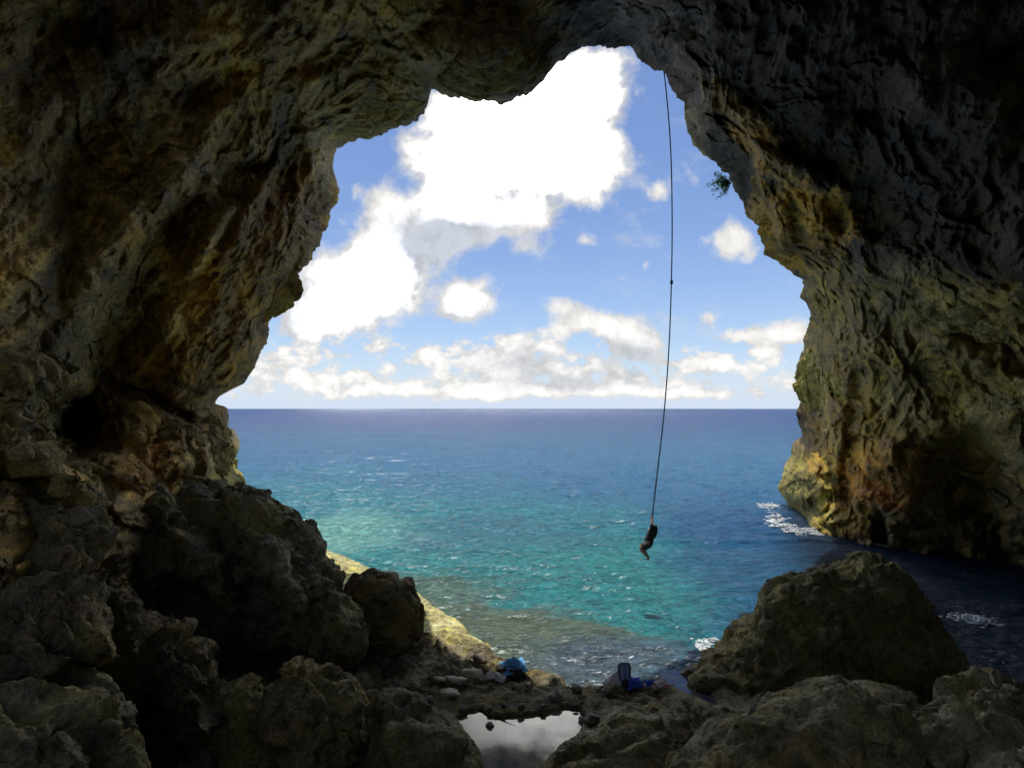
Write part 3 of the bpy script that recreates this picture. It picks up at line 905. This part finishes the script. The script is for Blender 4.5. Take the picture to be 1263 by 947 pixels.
rock('boulder', [([(424,722),(436,704),(470,703),(500,710),(513,730),(522,760),(520,790),(480,810),(440,800),(420,760)], 15.6, 1.1, .3)],
     'rounded dark boulder between the large left boulder and the sunlit ledge', seed=540, vox=.05, amp=.7, tint=(.8, .75, .65), fac=.4)
rock('rock_outcrop', [([(330,850),(345,818),(375,808),(410,820),(440,850),(455,890),(440,960),(330,960),(310,900)], 9.6, 1.4, .8),
                      ([(200,900),(260,860),(330,850),(350,900),(330,980),(200,980)], 9.8, 1.2, .5)],
     'lumpy lit outcrop at lower left in front of the large dark boulder', 'rock outcrop', seed=580, vox=.05, tint=(1.25, 1.18, .95))
rock('rock_outcrop', [([(440,885),(460,868),(530,872),(556,888),(580,915),(592,940),(592,990),(430,990)], 9.8, 1.3, .6)],
     'layered dark rock beside the left end of the wide tide pool', 'rock outcrop', seed=620, vox=.045, strat=.14, amp=.7)
rock('boulder', [([(668,965),(690,930),(735,904),(760,878),(795,872),(850,884),(872,900),(878,930),(850,1000),(680,1000)], 11.6, 1.6, .9)],
     'low brown rock in the middle foreground right of the wide tide pool', seed=660, vox=.05, amp=.6)
rock('boulder', [
  ([(845,822),(880,800),(930,755),(985,715),(1030,695),(1075,686),(1108,698),(1142,732),(1168,785),(1200,835),(1190,870),(1080,890),(900,890),(870,860)], 17.2, 2.4, 1.2),
  ([(1000,720),(1075,688),(1110,702),(1090,760),(1040,830),(960,860),(950,800)], 15.8, 1.2, 1.2),
  ([(850,835),(900,830),(960,850),(950,890),(880,890)], 15.2, 1.0, .4),
  ([(1045,702),(1075,682),(1110,698),(1122,740),(1090,770),(1058,745)], 16.0, 1.2, .6),
  ([(925,765),(985,714),(1035,692),(1042,728),(985,790),(930,810)], 15.8, 1.4, .8),
  ([(985,760),(1040,730),(1050,770),(1010,830),(960,850),(950,815)], 14.9, .9, .8),
  ([(1110,780),(1150,770),(1175,830),(1140,860),(1110,840)], 15.8, 1.0, .4)],
  'big pointed brown rock at right rising from the water', seed=700, vox=.06, fac=.9, amp=.9, tint=(1.05, 1.05, .95))
rock('boulder', [
  ([(800,960),(850,915),(920,880),(990,845),(1040,832),(1100,838),(1150,870),(1160,930),(1150,1010),(800,1010)], 9.8, 1.7, 1.0),
  ([(900,890),(980,862),(1060,850),(1120,870),(1130,920),(1020,910),(930,930)], 8.9, .8, .8)],
  'broad mossy brown rock in the right foreground', seed=740, vox=.05, fac=.4, amp=.7)
rock('boulder', [([(1150,880),(1165,845),(1200,838),(1270,850),(1330,870),(1330,1010),(1150,1010)], 9.8, 1.6, .6),
                 ([(1210,930),(1235,900),(1280,895),(1330,930),(1330,1010),(1210,1010)], 8.2, .8, .6)],
     'dark brown rock in the bottom right corner', seed=780, vox=.06)
rock('rock_outcrop', [([(-60,590),(0,572),(60,600),(110,610),(128,640),(120,700),(60,740),(-60,760)], 8.6, 1.5, .8),
                      ([(-80,700),(0,680),(70,700),(120,740),(150,800),(100,860),(-80,900)], 7.4, 1.5, .6)],
     'grey rock block at far left under the cave wall', 'rock outcrop', seed=820, vox=.05, tint=(1.05, .95, .95))
rock('rock_outcrop', [([(-80,820),(20,835),(60,850),(120,865),(125,900),(140,1000),(-80,1000)], 5.6, 1.1, .5)],
     'dark rounded slab in the bottom left corner', 'rock outcrop', seed=860, vox=.045)
rock('rock_outcrop', [([(110,690),(150,680),(170,760),(180,850),(260,900),(230,960),(110,960),(90,800)], 9.4, 1.3, .4)],
     'dark brown slope of rock between the far left block and the large dark boulder', 'rock outcrop', seed=900, vox=.05, tint=(.9, .8, .75))
rock('rock_outcrop', [([(268,560),(284,560),(292,580),(304,604),(310,640),(260,640)], 25.5, 1.2, .6)],
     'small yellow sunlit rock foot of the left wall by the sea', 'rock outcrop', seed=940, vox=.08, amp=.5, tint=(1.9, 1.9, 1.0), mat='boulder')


# bulges of the cave wall that stand proud of it: parts of the cave rock
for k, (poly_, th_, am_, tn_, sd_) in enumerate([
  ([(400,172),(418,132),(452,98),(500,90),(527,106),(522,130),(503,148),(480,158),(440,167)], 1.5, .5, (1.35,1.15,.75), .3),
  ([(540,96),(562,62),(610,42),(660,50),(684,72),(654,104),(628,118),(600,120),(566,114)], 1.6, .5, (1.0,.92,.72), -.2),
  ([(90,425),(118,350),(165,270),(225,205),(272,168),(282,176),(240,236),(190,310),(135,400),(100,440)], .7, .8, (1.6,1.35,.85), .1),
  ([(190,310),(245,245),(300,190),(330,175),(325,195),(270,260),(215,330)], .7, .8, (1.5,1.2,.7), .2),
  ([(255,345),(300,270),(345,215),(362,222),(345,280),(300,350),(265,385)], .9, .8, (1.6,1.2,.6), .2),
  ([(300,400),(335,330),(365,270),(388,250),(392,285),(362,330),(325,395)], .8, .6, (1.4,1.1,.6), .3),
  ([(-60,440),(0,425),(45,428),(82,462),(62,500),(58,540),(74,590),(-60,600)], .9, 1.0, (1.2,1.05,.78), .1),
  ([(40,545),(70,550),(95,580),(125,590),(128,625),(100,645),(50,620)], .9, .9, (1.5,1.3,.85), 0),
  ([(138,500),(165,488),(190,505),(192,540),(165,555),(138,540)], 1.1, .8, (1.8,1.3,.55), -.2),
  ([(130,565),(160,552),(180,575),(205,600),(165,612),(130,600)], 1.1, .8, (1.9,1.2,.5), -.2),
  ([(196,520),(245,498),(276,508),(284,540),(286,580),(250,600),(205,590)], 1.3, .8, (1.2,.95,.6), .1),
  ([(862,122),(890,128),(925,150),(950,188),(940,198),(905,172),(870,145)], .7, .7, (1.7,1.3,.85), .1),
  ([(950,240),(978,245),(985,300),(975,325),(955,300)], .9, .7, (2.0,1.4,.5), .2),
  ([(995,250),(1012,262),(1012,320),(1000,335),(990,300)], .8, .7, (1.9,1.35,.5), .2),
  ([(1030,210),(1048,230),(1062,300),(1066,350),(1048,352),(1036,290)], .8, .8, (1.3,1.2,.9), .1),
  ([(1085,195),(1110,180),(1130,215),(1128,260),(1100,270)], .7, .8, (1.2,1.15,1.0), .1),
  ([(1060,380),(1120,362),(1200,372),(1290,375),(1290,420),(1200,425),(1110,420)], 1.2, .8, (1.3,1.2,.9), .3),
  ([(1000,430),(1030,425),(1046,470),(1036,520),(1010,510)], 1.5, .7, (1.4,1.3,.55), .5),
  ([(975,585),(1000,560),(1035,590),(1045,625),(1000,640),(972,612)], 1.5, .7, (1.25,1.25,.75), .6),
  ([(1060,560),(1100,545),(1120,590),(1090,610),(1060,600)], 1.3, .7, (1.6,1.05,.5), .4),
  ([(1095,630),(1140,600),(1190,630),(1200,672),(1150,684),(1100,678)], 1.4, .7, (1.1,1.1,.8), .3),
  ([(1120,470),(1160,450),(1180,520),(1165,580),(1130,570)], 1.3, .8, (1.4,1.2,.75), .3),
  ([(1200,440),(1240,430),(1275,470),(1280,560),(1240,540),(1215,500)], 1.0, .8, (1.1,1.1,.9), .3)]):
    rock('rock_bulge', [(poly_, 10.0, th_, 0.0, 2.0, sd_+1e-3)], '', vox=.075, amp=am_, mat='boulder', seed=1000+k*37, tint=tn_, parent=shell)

# ---------------------------------------------------------------- small stones
def stone_mesh(name, sx, sy, sz, seed, mat):
    bm = bmesh.new(); bmesh.ops.create_icosphere(bm, subdivisions=3, radius=1)
    V = np.array([v.co[:] for v in bm.verts])
    f = 1+.35*fbm(V*1.1+seed, 3, .5, seed)+.42*facets(V*.8+seed*1.7, seed+3)+.12*facets(V*2.2+seed, seed+4)
    for v, k in zip(bm.verts, f):
        v.co = Vector((v.co.x*k*sx, v.co.y*k*sy, max(v.co.z, -.5)*k*sz))
    me = bpy.data.meshes.new(name); bm.to_mesh(me); bm.free()
    for p in me.polygons: p.use_smooth = True
    me.materials.append(M[mat])
    return me


def ground(x, y):
    i = int(np.clip(np.searchsorted(gx, x), 1, NX-1)); jj = int(np.clip(np.searchsorted(gy, y), 1, NY-1))
    return float(H.reshape(len(gy), NX)[jj, i])


def hit(px, py):
    d = pdir(px, py)
    t = 8.0
    while t < 40:
        p = EYE+d*t
        if ground(p[0], p[1]) >= p[2]: return p
        t += .05
    return EYE+d*16


PALE = [(560,842,.30,.14,.07,'long pale stone on the dark shore below the ledge'),(584,833,.26,.14,.12,'chunky pale stone highest on the dark shore left of the blue towel'),
        (551,858,.30,.16,.06,'flat cream stone just above the left end of the wide tide pool'),(542,839,.14,.09,.05,'small grey stone left of the long pale stone'),
        (652,845,.08,.05,.05,'small white pebble under the blue towel'),(735,838,.07,.05,.04,'tiny white pebble left of the swim fin')]
for k, (px, py, sx, sy, sz, lab) in enumerate(PALE):
    p = hit(px, py)
    o = bpy.data.objects.new('stone', stone_mesh('stone', sx, sy, sz, 30+k, 'pale_stone')); C.objects.link(o)
    o.location = (p[0], p[1], ground(p[0], p[1])+sz*.2); o.rotation_euler = (0, 0, random.uniform(-.4, .4))
    tag(o, lab, 'stone', 'pale stones on the shore')
p = onz(604, 895, PZ)
o = bpy.data.objects.new('stone', stone_mesh('stone', .09, .07, .06, 61, 'stone')); C.objects.link(o); o.location = (p[0], p[1], PZ+.01)
tag(o, 'single dark stone sticking out of the wide tide pool', 'stone')
protos = [stone_mesh('stone', 1, .75, .55, 70+k, 'stone') for k in range(6)]
n = 0
while n < 70:
    x, y = random.uniform(-4.5, 5.5), random.uniform(11.5, 16.2)
    z = ground(x, y)
    if z < .9: continue
    s_ = random.choice([.06, .08, .1, .14, .2])*random.uniform(.7, 1.2)
    o = bpy.data.objects.new('stone', random.choice(protos)); C.objects.link(o)
    o.scale = (s_, s_, s_); o.location = (x, y, z+s_*.15); o.rotation_euler = (random.uniform(-.3, .3), random.uniform(-.3, .3), random.uniform(0, 6.28))
    tag(o, 'small brown loose stone lying on the uneven shore', 'stone', 'loose brown stones on the shore'); n += 1


# ---------------------------------------------------------------- rope, swinger
def tube(name, pts, rad, mat, parent=None, sides=8):
    pts = [Vector(p) for p in pts]
    if not hasattr(rad, '__len__'): rad = [rad]*len(pts)
    bm = bmesh.new(); rings = []
    for i, p in enumerate(pts):
        t = (pts[min(i+1, len(pts)-1)]-pts[max(i-1, 0)]).normalized()
        a = t.orthogonal().normalized() if i == 0 else (a-t*a.dot(t)).normalized()
        c = t.cross(a)
        rings.append([bm.verts.new(p+(a*math.cos(q)+c*math.sin(q))*rad[i]) for q in [2*math.pi*k/sides for k in range(sides)]])
    for i in range(len(rings)-1):
        for k in range(sides):
            bm.faces.new((rings[i][k], rings[i][(k+1) % sides], rings[i+1][(k+1) % sides], rings[i+1][k]))
    bm.faces.new(rings[0][::-1]); bm.faces.new(rings[-1])
    return obj_bm(name, bm, mat, parent)


def spline(pts, n):
    P_ = np.array(pts, float); m = len(P_); out = []
    for i in range(m-1):
        p0, p1, p2, p3 = P_[max(i-1, 0)], P_[i], P_[i+1], P_[min(i+2, m-1)]
        for k in range(n):
            t = k/n
            out.append(.5*((2*p1)+(-p0+p2)*t+(2*p0-5*p1+4*p2-p3)*t*t+(-p0+3*p1-3*p2+p3)*t**3))
    out.append(P_[-1]); return out


PYD = 22.0
rp = [at(815, 70, 21.4), at(820, 97, 21.5), at(827, 180, 21.7), at(829, 270, 21.9), at(828, 350, 22), at(825, 430, 22), at(819, 510, 22), at(811, 580, 22), at(804.5, 637, 22), at(802.3, 652, 22), at(799, 668, 22.02), at(798.3, 676, 22.02)]
rope = tube('rope', spline(rp, 8), .024, M['rope'])
tag(rope, 'long dark rope hanging from the cave roof with a person swinging on its end', 'rope')
kb = bmesh.new(); bmesh.ops.create_icosphere(kb, subdivisions=2, radius=.06)
for v in kb.verts: v.co = Vector((v.co.x, v.co.y, v.co.z*1.8))+Vector(at(828.3, 348, 22))
obj_bm('knot', kb, M['rope'], rope)


def pp(cx_, cy_, dy=0.0):
    """crop coordinate of the swinging figure -> world"""
    return at(760+cx_/9.475, 610+cy_/9.47, PYD+dy)


def skin_mesh(name, joints, bones, mat, parent, root=0, sub=2):
    me = bpy.data.meshes.new(name)
    me.from_pydata([tuple(j[0]) for j in joints], bones, [])
    o = bpy.data.objects.new(name, me); C.objects.link(o)
    sk = o.modifiers.new('skin', 'SKIN'); sk.use_smooth_shade = True
    for i, j in enumerate(joints):
        r = j[1]; me.skin_vertices[0].data[i].radius = (r, r) if not isinstance(r, tuple) else r
        me.skin_vertices[0].data[i].use_root = (i == root)
    ss = o.modifiers.new('sub', 'SUBSURF'); ss.levels = sub; ss.render_levels = sub
    dg = bpy.context.evaluated_depsgraph_get()
    m2 = bpy.data.meshes.new_from_object(o.evaluated_get(dg))
    o.modifiers.clear(); o.data = m2; bpy.data.meshes.remove(me)
    m2.name = name
    for p in m2.polygons: p.use_smooth = True
    m2.materials.clear(); m2.materials.append(mat)
    if parent: o.parent = parent; o.matrix_parent_inverse = parent.matrix_world.inverted()
    return o


per_loc = Vector(pp(365, 745))
person = empty('person', per_loc, 'person in black swimwear gripping the rope over the sea, knees tucked up', 'person')
bpy.context.view_layer.update()
s_ = .17
J = [  # facing left in the picture; rope in front of the chest
 (pp(392,560), .135), (pp(388,500), .115), (pp(398,440), .135), (pp(408,405), .085), (pp(414,388), .052),
 # near arm (towards the cave): shoulder, elbow, wrist, hand
 (pp(412,410,-.16), .062), (pp(418,335,-.15), .045), (pp(424,268,-.05), .031), (pp(424,252,-.03), .034),
 (pp(412,410,.16), .062), (pp(414,345,.15), .045), (pp(420,288,.05), .031), (pp(421,272,.03), .034),
 # legs
 (pp(372,580,-.10), .105), (pp(285,615,-.12), .068), (pp(330,668,-.10), .062), (pp(362,712,-.08), .040),
 (pp(372,580,.10), .105), (pp(292,635,.12), .068), (pp(338,680,.10), .060), (pp(370,722,.08), .040)]
BN = [(0, 1), (1, 2), (2, 3), (3, 4), (2, 5), (5, 6), (6, 7), (7, 8), (2, 9), (9, 10), (10, 11), (11, 12), (0, 13), (13, 14), (14, 15), (15, 16), (0, 17), (17, 18), (18, 19), (19, 20)]
# one continuous body: add head, feet and fingers to the same surface
_fat = {0: 1.4, 1: 1.45, 2: 1.35, 13: 1.5, 14: 1.6, 15: 1.45, 17: 1.5, 18: 1.6, 19: 1.45, 6: 1.15, 10: 1.15, 16: 1.2, 20: 1.2}
J = [(p, r*_fat.get(i, 1.1)) for i, (p, r) in enumerate(J)]
J += [(pp(432,372), .115), (pp(436,348), .10)]; BN += [(4, 21), (21, 22)]
J += [(pp(378,738,-.08), .036), (pp(352,752,-.08), .022), (pp(384,748,.08), .036), (pp(360,765,.08), .022)]
BN += [(16, 23), (23, 24), (20, 25), (25, 26)]
body = skin_mesh('body', J, BN, M['skin'], person)
for side, hy in ((-1, (424, 252, -.03)), (1, (421, 272, .03))):
    hp = Vector(pp(*hy))
    for k in range(5):
        zf = (k-1.6)*.021
        if k < 4:
            pts = [hp+Vector((.01, side*.03, zf)), hp+Vector((-.03, side*.025, zf+.002)), hp+Vector((-.045, -side*.012, zf)), hp+Vector((-.018, -side*.04, zf-.002))]
            rr = [.0105, .0105, .0095, .0085]
        else:
            pts = [hp+Vector((.015, side*.02, -.035)), hp+Vector((.038, -side*.006, -.01)), hp+Vector((.02, -side*.035, .012))]
            rr = [.013, .012, .010]
        f = tube('thumb' if k == 4 else 'finger', [p-per_loc for p in pts], rr, M['skin'], person, 6)
# black wetsuit-like clothing over trunk, thighs and arms
JS = [(p, (r+.012)) for p, r in J[:20]]
keepi = [0, 1, 2, 3, 5, 6, 9, 10, 13, 14, 17, 18]
mp = {a: i for i, a in enumerate(keepi)}
skin_mesh('swimwear', [(J[a][0], J[a][1]+.014) for a in keepi], [(mp[a], mp[c]) for a, c in BN if a in mp and c in mp], M['suit'], person)
# long dark hair falling down the back
skin_mesh('hair', [(pp(434,356), .115), (pp(446,372), .13), (pp(455,405), .115), (pp(455,445), .095), (pp(450,485), .06), (pp(446,510), .02)], [(0, 1), (1, 2), (2, 3), (3, 4), (4, 5)], M['hair'], person)
# face towards the rope: nose, eyes and mouth on the left-facing side
fc = Vector(pp(421, 362))-per_loc
for nm, off, r, mt in (('nose', (-.052, 0, -.012), .014, 'skin'), ('eye', (-.045, -.03, .015), .01, 'hair'), ('eye', (-.045, .03, .015), .01, 'hair'), ('mouth', (-.046, 0, -.045), .016, 'red')):
    fb = bmesh.new(); bmesh.ops.create_icosphere(fb, subdivisions=2, radius=r)
    for v in fb.verts: v.co = Vector((v.co.x*.6, v.co.y, v.co.z*(.5 if nm == 'mouth' else 1)))+fc+Vector(off)
    obj_bm(nm, fb, M[mt], person)

# ---------------------------------------------------------------- bush on the cliff edge
bl = Vector(at(902, 226, 24.6))
bush = empty('bush', bl, 'small leafy green bush hanging from the right edge of the cave mouth', 'bush')
bb = bmesh.new(); rnd = random.Random(7); tips = []
for k in range(14):
    a = rnd.uniform(-1, 1)
    pts = [Vector((0, 0, 0))]
    dr = Vector((-.9+.25*a, rnd.uniform(-.5, .5), rnd.uniform(-.9, .75))).normalized()
    ln = rnd.uniform(.5, 1.15)
    for q in range(1, 6):
        pts.append(pts[-1]+dr*ln/5+Vector((rnd.uniform(-.03, .03), rnd.uniform(-.03, .03), -.012*q)))
    tips.append(pts)
    tube('twig', pts, [.014, .012, .010, .008, .006, .004], M['twig'], bush, 5)
for pts in tips:
    for k in range(90):
        t = rnd.uniform(1.5, 5); i = min(int(t), 4)
        p = pts[i].lerp(pts[i+1], t-i)+Vector((rnd.gauss(0, .06), rnd.gauss(0, .06), rnd.gauss(0, .06)))
        d1 = Vector((rnd.gauss(0, 1), rnd.gauss(0, 1), rnd.gauss(0, 1))).normalized(); d2 = d1.orthogonal().normalized()
        l_ = rnd.uniform(.06, .12); w2 = l_*.35
        vs = [bb.verts.new(p), bb.verts.new(p+d1*l_*.5+d2*w2), bb.verts.new(p+d1*l_), bb.verts.new(p+d1*l_*.5-d2*w2)]
        bb.faces.new(vs)
lf = obj_bm('foliage', bb, M['leaf'], bush, False); lf['kind'] = 'stuff'
bush.scale = (.85, .85, 1.0)


# ---------------------------------------------------------------- belongings on the shore
def lump(name, sx, sy, sz, seed, mat, parent, loc=(0, 0, 0), wr=.3, box=.6):
    bm = bmesh.new(); bmesh.ops.create_icosphere(bm, subdivisions=4, radius=1)
    V = np.array([v.co[:] for v in bm.verts])
    k = 1+wr*fbm(V*1.4+seed, 3, .5, seed)+.12*ridged(V*2.4, 2, .5, seed+5)
    bx = 1/np.maximum(np.abs(V).max(1), .5)
    k = k*((1-box)+box*bx)
    for v, q, s0 in zip(bm.verts, k, V):
        v.co = Vector((s0[0]*q*sx, s0[1]*q*sy, max(s0[2]*q, -.7)*sz))+Vector(loc)
    return obj_bm(name, bm, M[mat], parent)


def cloth(name, w, d, h, seed, mat, parent, loc=(0, 0, 0), outline=None):
    """crumpled cloth sheet with thickness"""
    n = 34
    a = np.linspace(-1, 1, n); A_, B_ = np.meshgrid(a, a)
    Pn = np.stack([A_.ravel()*1.5, B_.ravel()*1.5, A_.ravel()*0+seed], -1)
    ed = 1+.22*fbm(Pn*.8, 2, .5, seed)
    x = A_.ravel()*w*ed; y = B_.ravel()*d*(1+.25*fbm(Pn*.8+5, 2, .5, seed+3))
    r2 = A_.ravel()**2+B_.ravel()**2
    z = h*np.exp(-r2*1.6)*(1+.5*ridged(Pn*1.2, 3, .5, seed+7))+.05*ridged(Pn*1.6, 3, .5, seed+9)
    V = np.stack([x, y, z], -1)+np.array(loc)
    me = bpy.data.meshes.new(name); me.from_pydata(V.tolist(), [], grid_faces(n, n).tolist())
    for p in me.polygons: p.use_smooth = True
    me.materials.append(M[mat])
    o = bpy.data.objects.new(name, me); C.objects.link(o)
    so = o.modifiers.new('thickness', 'SOLIDIFY'); so.thickness = .008
    if parent: o.parent = parent
    return o


# black bag with a bright blue towel thrown over it
p = hit(630, 832); gz = ground(p[0], p[1])
bag = empty('bag', (p[0], p[1], gz), 'black bag on the shore partly under the bright blue towel', 'bag')
lump('bag_body', .36, .24, .13, 11, 'black_bag', bag, (0, 0, .08))
tube('strap', spline([(-.2, -.2, .2), (-.12, -.27, .3), (.08, -.27, .3), (.18, -.2, .2)], 5), .014, M['black_bag'], bag)
tw = cloth('towel', .34, .26, .22, 3, 'blue_cloth', None)
tw.location = (p[0]+.05, p[1]+.02, gz+.12); tw.rotation_euler = (.25, -.12, .2)
tag(tw, 'bright blue towel crumpled on top of the black bag', 'towel')
# small white cloth to the left
p = hit(612, 838)
wcl = cloth('cloth', .26, .12, .05, 8, 'white', None); wcl.location = (p[0], p[1], ground(p[0], p[1])+.05); wcl.rotation_euler = (.35, .1, -.5)
tag(wcl, 'small white cloth lying left of the black bag', 'cloth')

# swim fin standing upright, grey bag, royal blue towel, small gear
p = hit(770, 850); gz = ground(p[0], p[1])


def fin(parent, tilt, scale):
    """blade > ribs, foot pocket: blade standing up"""
    bm = bmesh.new(); n = 14; rows = []
    for i in range(n+1):
        t = i/n
        w = .055+.075*math.sin(min(1, t*1.25)*math.pi*.62)
        if t > .9: w *= 1-.35*(t-.9)/.1
        z = .18+t*.42; y = .02*math.sin(t*3)+.05*t
        rows.append([bm.verts.new((a*w, y+.012*(1-abs(a)), z)) for a in (-1, -.5, 0, .5, 1)])
    for i in range(n):
        for k in range(4): bm.faces.new((rows[i][k], rows[i][k+1], rows[i+1][k+1], rows[i+1][k]))
    bl_ = obj_bm('blade', bm, M['fin_blue'], parent); so = bl_.modifiers.new('thickness', 'SOLIDIFY'); so.thickness = .012
    for sx in (-1, 1):
        pts = [(sx*.06, .0, .17), (sx*.115, .02, .32), (sx*.13, .04, .46), (sx*.115, .06, .57)]
        tube('side_rail', spline(pts, 4), .011, M['rubber'], bl_, 6)
    for sx in (-.35, .35):
        tube('rib', [(sx*.1, -.008, .2), (sx*.16, .012, .38), (sx*.15, .03, .55)], .012, M['fin_pale'], bl_, 6)
    fp = bmesh.new(); bmesh.ops.create_uvsphere(fp, u_segments=20, v_segments=14, radius=1)
    for v in list(fp.verts):
        if v.co.z < -.75: fp.verts.remove(v)
    for v in fp.verts: v.co = Vector((v.co.x*.075, v.co.y*.055-.005, .11+v.co.z*.14))
    f_ = obj_bm('foot_pocket', fp, M['rubber'], parent)
    return


finr = empty('swim_fin', (p[0]+.02, p[1], gz-.02), 'blue swim fin with pale ribs standing upright before the grey bag', 'swim fin')
finr.rotation_euler = (-.1, .06, .25); finr.scale = (1.3, 1.2, 1.05)
fin(finr, 0, 1)
gb = empty('bag', (p[0]-.02, p[1]+.22, gz), 'grey cloth bag slumped behind the upright swim fin', 'bag')
bm = bmesh.new(); bmesh.ops.create_cone(bm, segments=28, radius1=.46, radius2=.03, depth=.46, cap_ends=True)
bmesh.ops.subdivide_edges(bm, edges=bm.edges, cuts=3, use_grid_fill=True)
V = np.array([v.co[:] for v in bm.verts]); k = fbm(V*3.1, 3, .5, 91)
for v, q in zip(bm.verts, k): v.co = Vector((v.co.x*(1+.5*q), v.co.y*.55*(1+.4*q), v.co.z+.23+.05*q))
obj_bm('bag_body', bm, M['grey_bag'], gb)
tube('drawstring', spline([(0, 0, .44), (.06, -.06, .47), (.12, -.16, .36), (.16, -.22, .2)], 4), .007, M['white'], gb, 6)
p = hit(782, 850)
rt = cloth('towel', .20, .16, .07, 15, 'royal_cloth', None); rt.location = (p[0], p[1], ground(p[0], p[1])+.06); rt.rotation_euler = (.3, -.2, .1)
tag(rt, 'royal blue towel folded on the rock right of the upright swim fin', 'towel')
for (px, py, cm, lab, nm) in ((803, 847, 'royal_cloth', 'dark blue shirt rolled up right of the royal blue towel', 'shirt'), (815, 848, 'white', 'white shirt lying between the dark blue shirt and the pool', 'shirt')):
    p = hit(px, py)
    o = cloth(nm, .17, .11, .07, px, cm, None); o.location = (p[0], p[1], ground(p[0], p[1])+.03); o.rotation_euler = (.2, .1, .3)
    tag(o, lab, 'shirt')
p = hit(823, 850)
sn = empty('snorkel', (p[0], p[1], ground(p[0], p[1])+.03), 'short red snorkel lying at the end of the row of clothes by the pool', 'snorkel')
tube('snorkel_tube', spline([(-.13, 0, .02), (0, .01, .03), (.10, .02, .02), (.14, .06, .02)], 5), .014, M['red'], sn)
tube('mouthpiece', [(.14, .06, .02), (.16, .10, .03)], .02, M['rubber'], sn)


# ---------------------------------------------------------------- foam where the swell meets rock
fm, nbf, pbf = new_mat('sea_foam')
pbf.inputs['Base Color'].default_value = (.62, .65, .67, 1); pbf.inputs['Roughness'].default_value = .7
M['foam'] = fm


def foam(pts, width, n, seed, label, rmin=.03, rmax=.12, lift=.1):
    """many small froth lumps along a line on the water"""
    r_ = random.Random(seed); V = []; F = []
    base = bmesh.new(); bmesh.ops.create_icosphere(base, subdivisions=1, radius=1)
    bv = np.array([v.co[:] for v in base.verts]); bf = np.array([[v.index for v in f.verts] for f in base.faces]); base.free()
    pl_ = spline(pts, 10)
    for i in range(n):
        t = r_.random()**1.0*(len(pl_)-1.001); k = int(t); c_ = pl_[k]*(1-(t-k))+pl_[k+1]*(t-k)
        off = np.array([r_.gauss(0, width), r_.gauss(0, width*.7)])
        nzv = mnoise.noise(Vector(((c_[0]+off[0])*.9, (c_[1]+off[1])*.9, seed)))
        if nzv < -.12: continue
        s0 = r_.uniform(rmin, rmax)*(1.2 if nzv > .2 else .7)
        d_ = np.hypot(*off)/width
        p_ = np.array([c_[0]+off[0], c_[1]+off[1], lift*max(0, 1-d_*.6)*r_.random()+.04])
        for w3 in range(4):
            q_ = p_+np.array([r_.gauss(0, s0*1.6), r_.gauss(0, s0*1.2), 0]); s1 = s0*r_.uniform(.25, .6)
            F.append(bf+len(V)*len(bv)); V.append(bv*np.array([s1*r_.uniform(.8, 2.4), s1*r_.uniform(.8, 1.6), s1*.5])+q_)
    o = mesh_np('foam', np.concatenate(V), np.concatenate(F), M['foam'], True, loc=tuple(pl_[0]))
    return tag(o, label, 'foam', kind='stuff')


g2 = lambda px, py: onz(px, py, 0.0)
foam([g2(945,625), g2(952,640), g2(965,652), g2(985,662), g2(1005,660)], .5, 1900, 1, 'white foam washing round the foot of the right-hand cliff', .06, .22, .5)
foam([g2(1008,661), g2(1040,667), g2(1085,673), g2(1130,678)], .28, 260, 7, 'thin foam line along the foot of the right cave wall', .04, .12, .12)
foam([g2(838,818), g2(850,812), g2(866,800), g2(885,790), g2(896,785)], .28, 1500, 2, 'white foam line on the seaward side of the big pointed rock', .03, .09, .15)
foam([g2(1175,752), g2(1190,765), g2(1212,772)], .35, 700, 3, 'white splash of foam in the dark inlet at right', .03, .11, .3)
foam([g2(1085,697), g2(1130,715), g2(1160,740)], .25, 90, 5, 'few flecks of foam on the dark inlet behind the big pointed rock', .03, .08, .1)
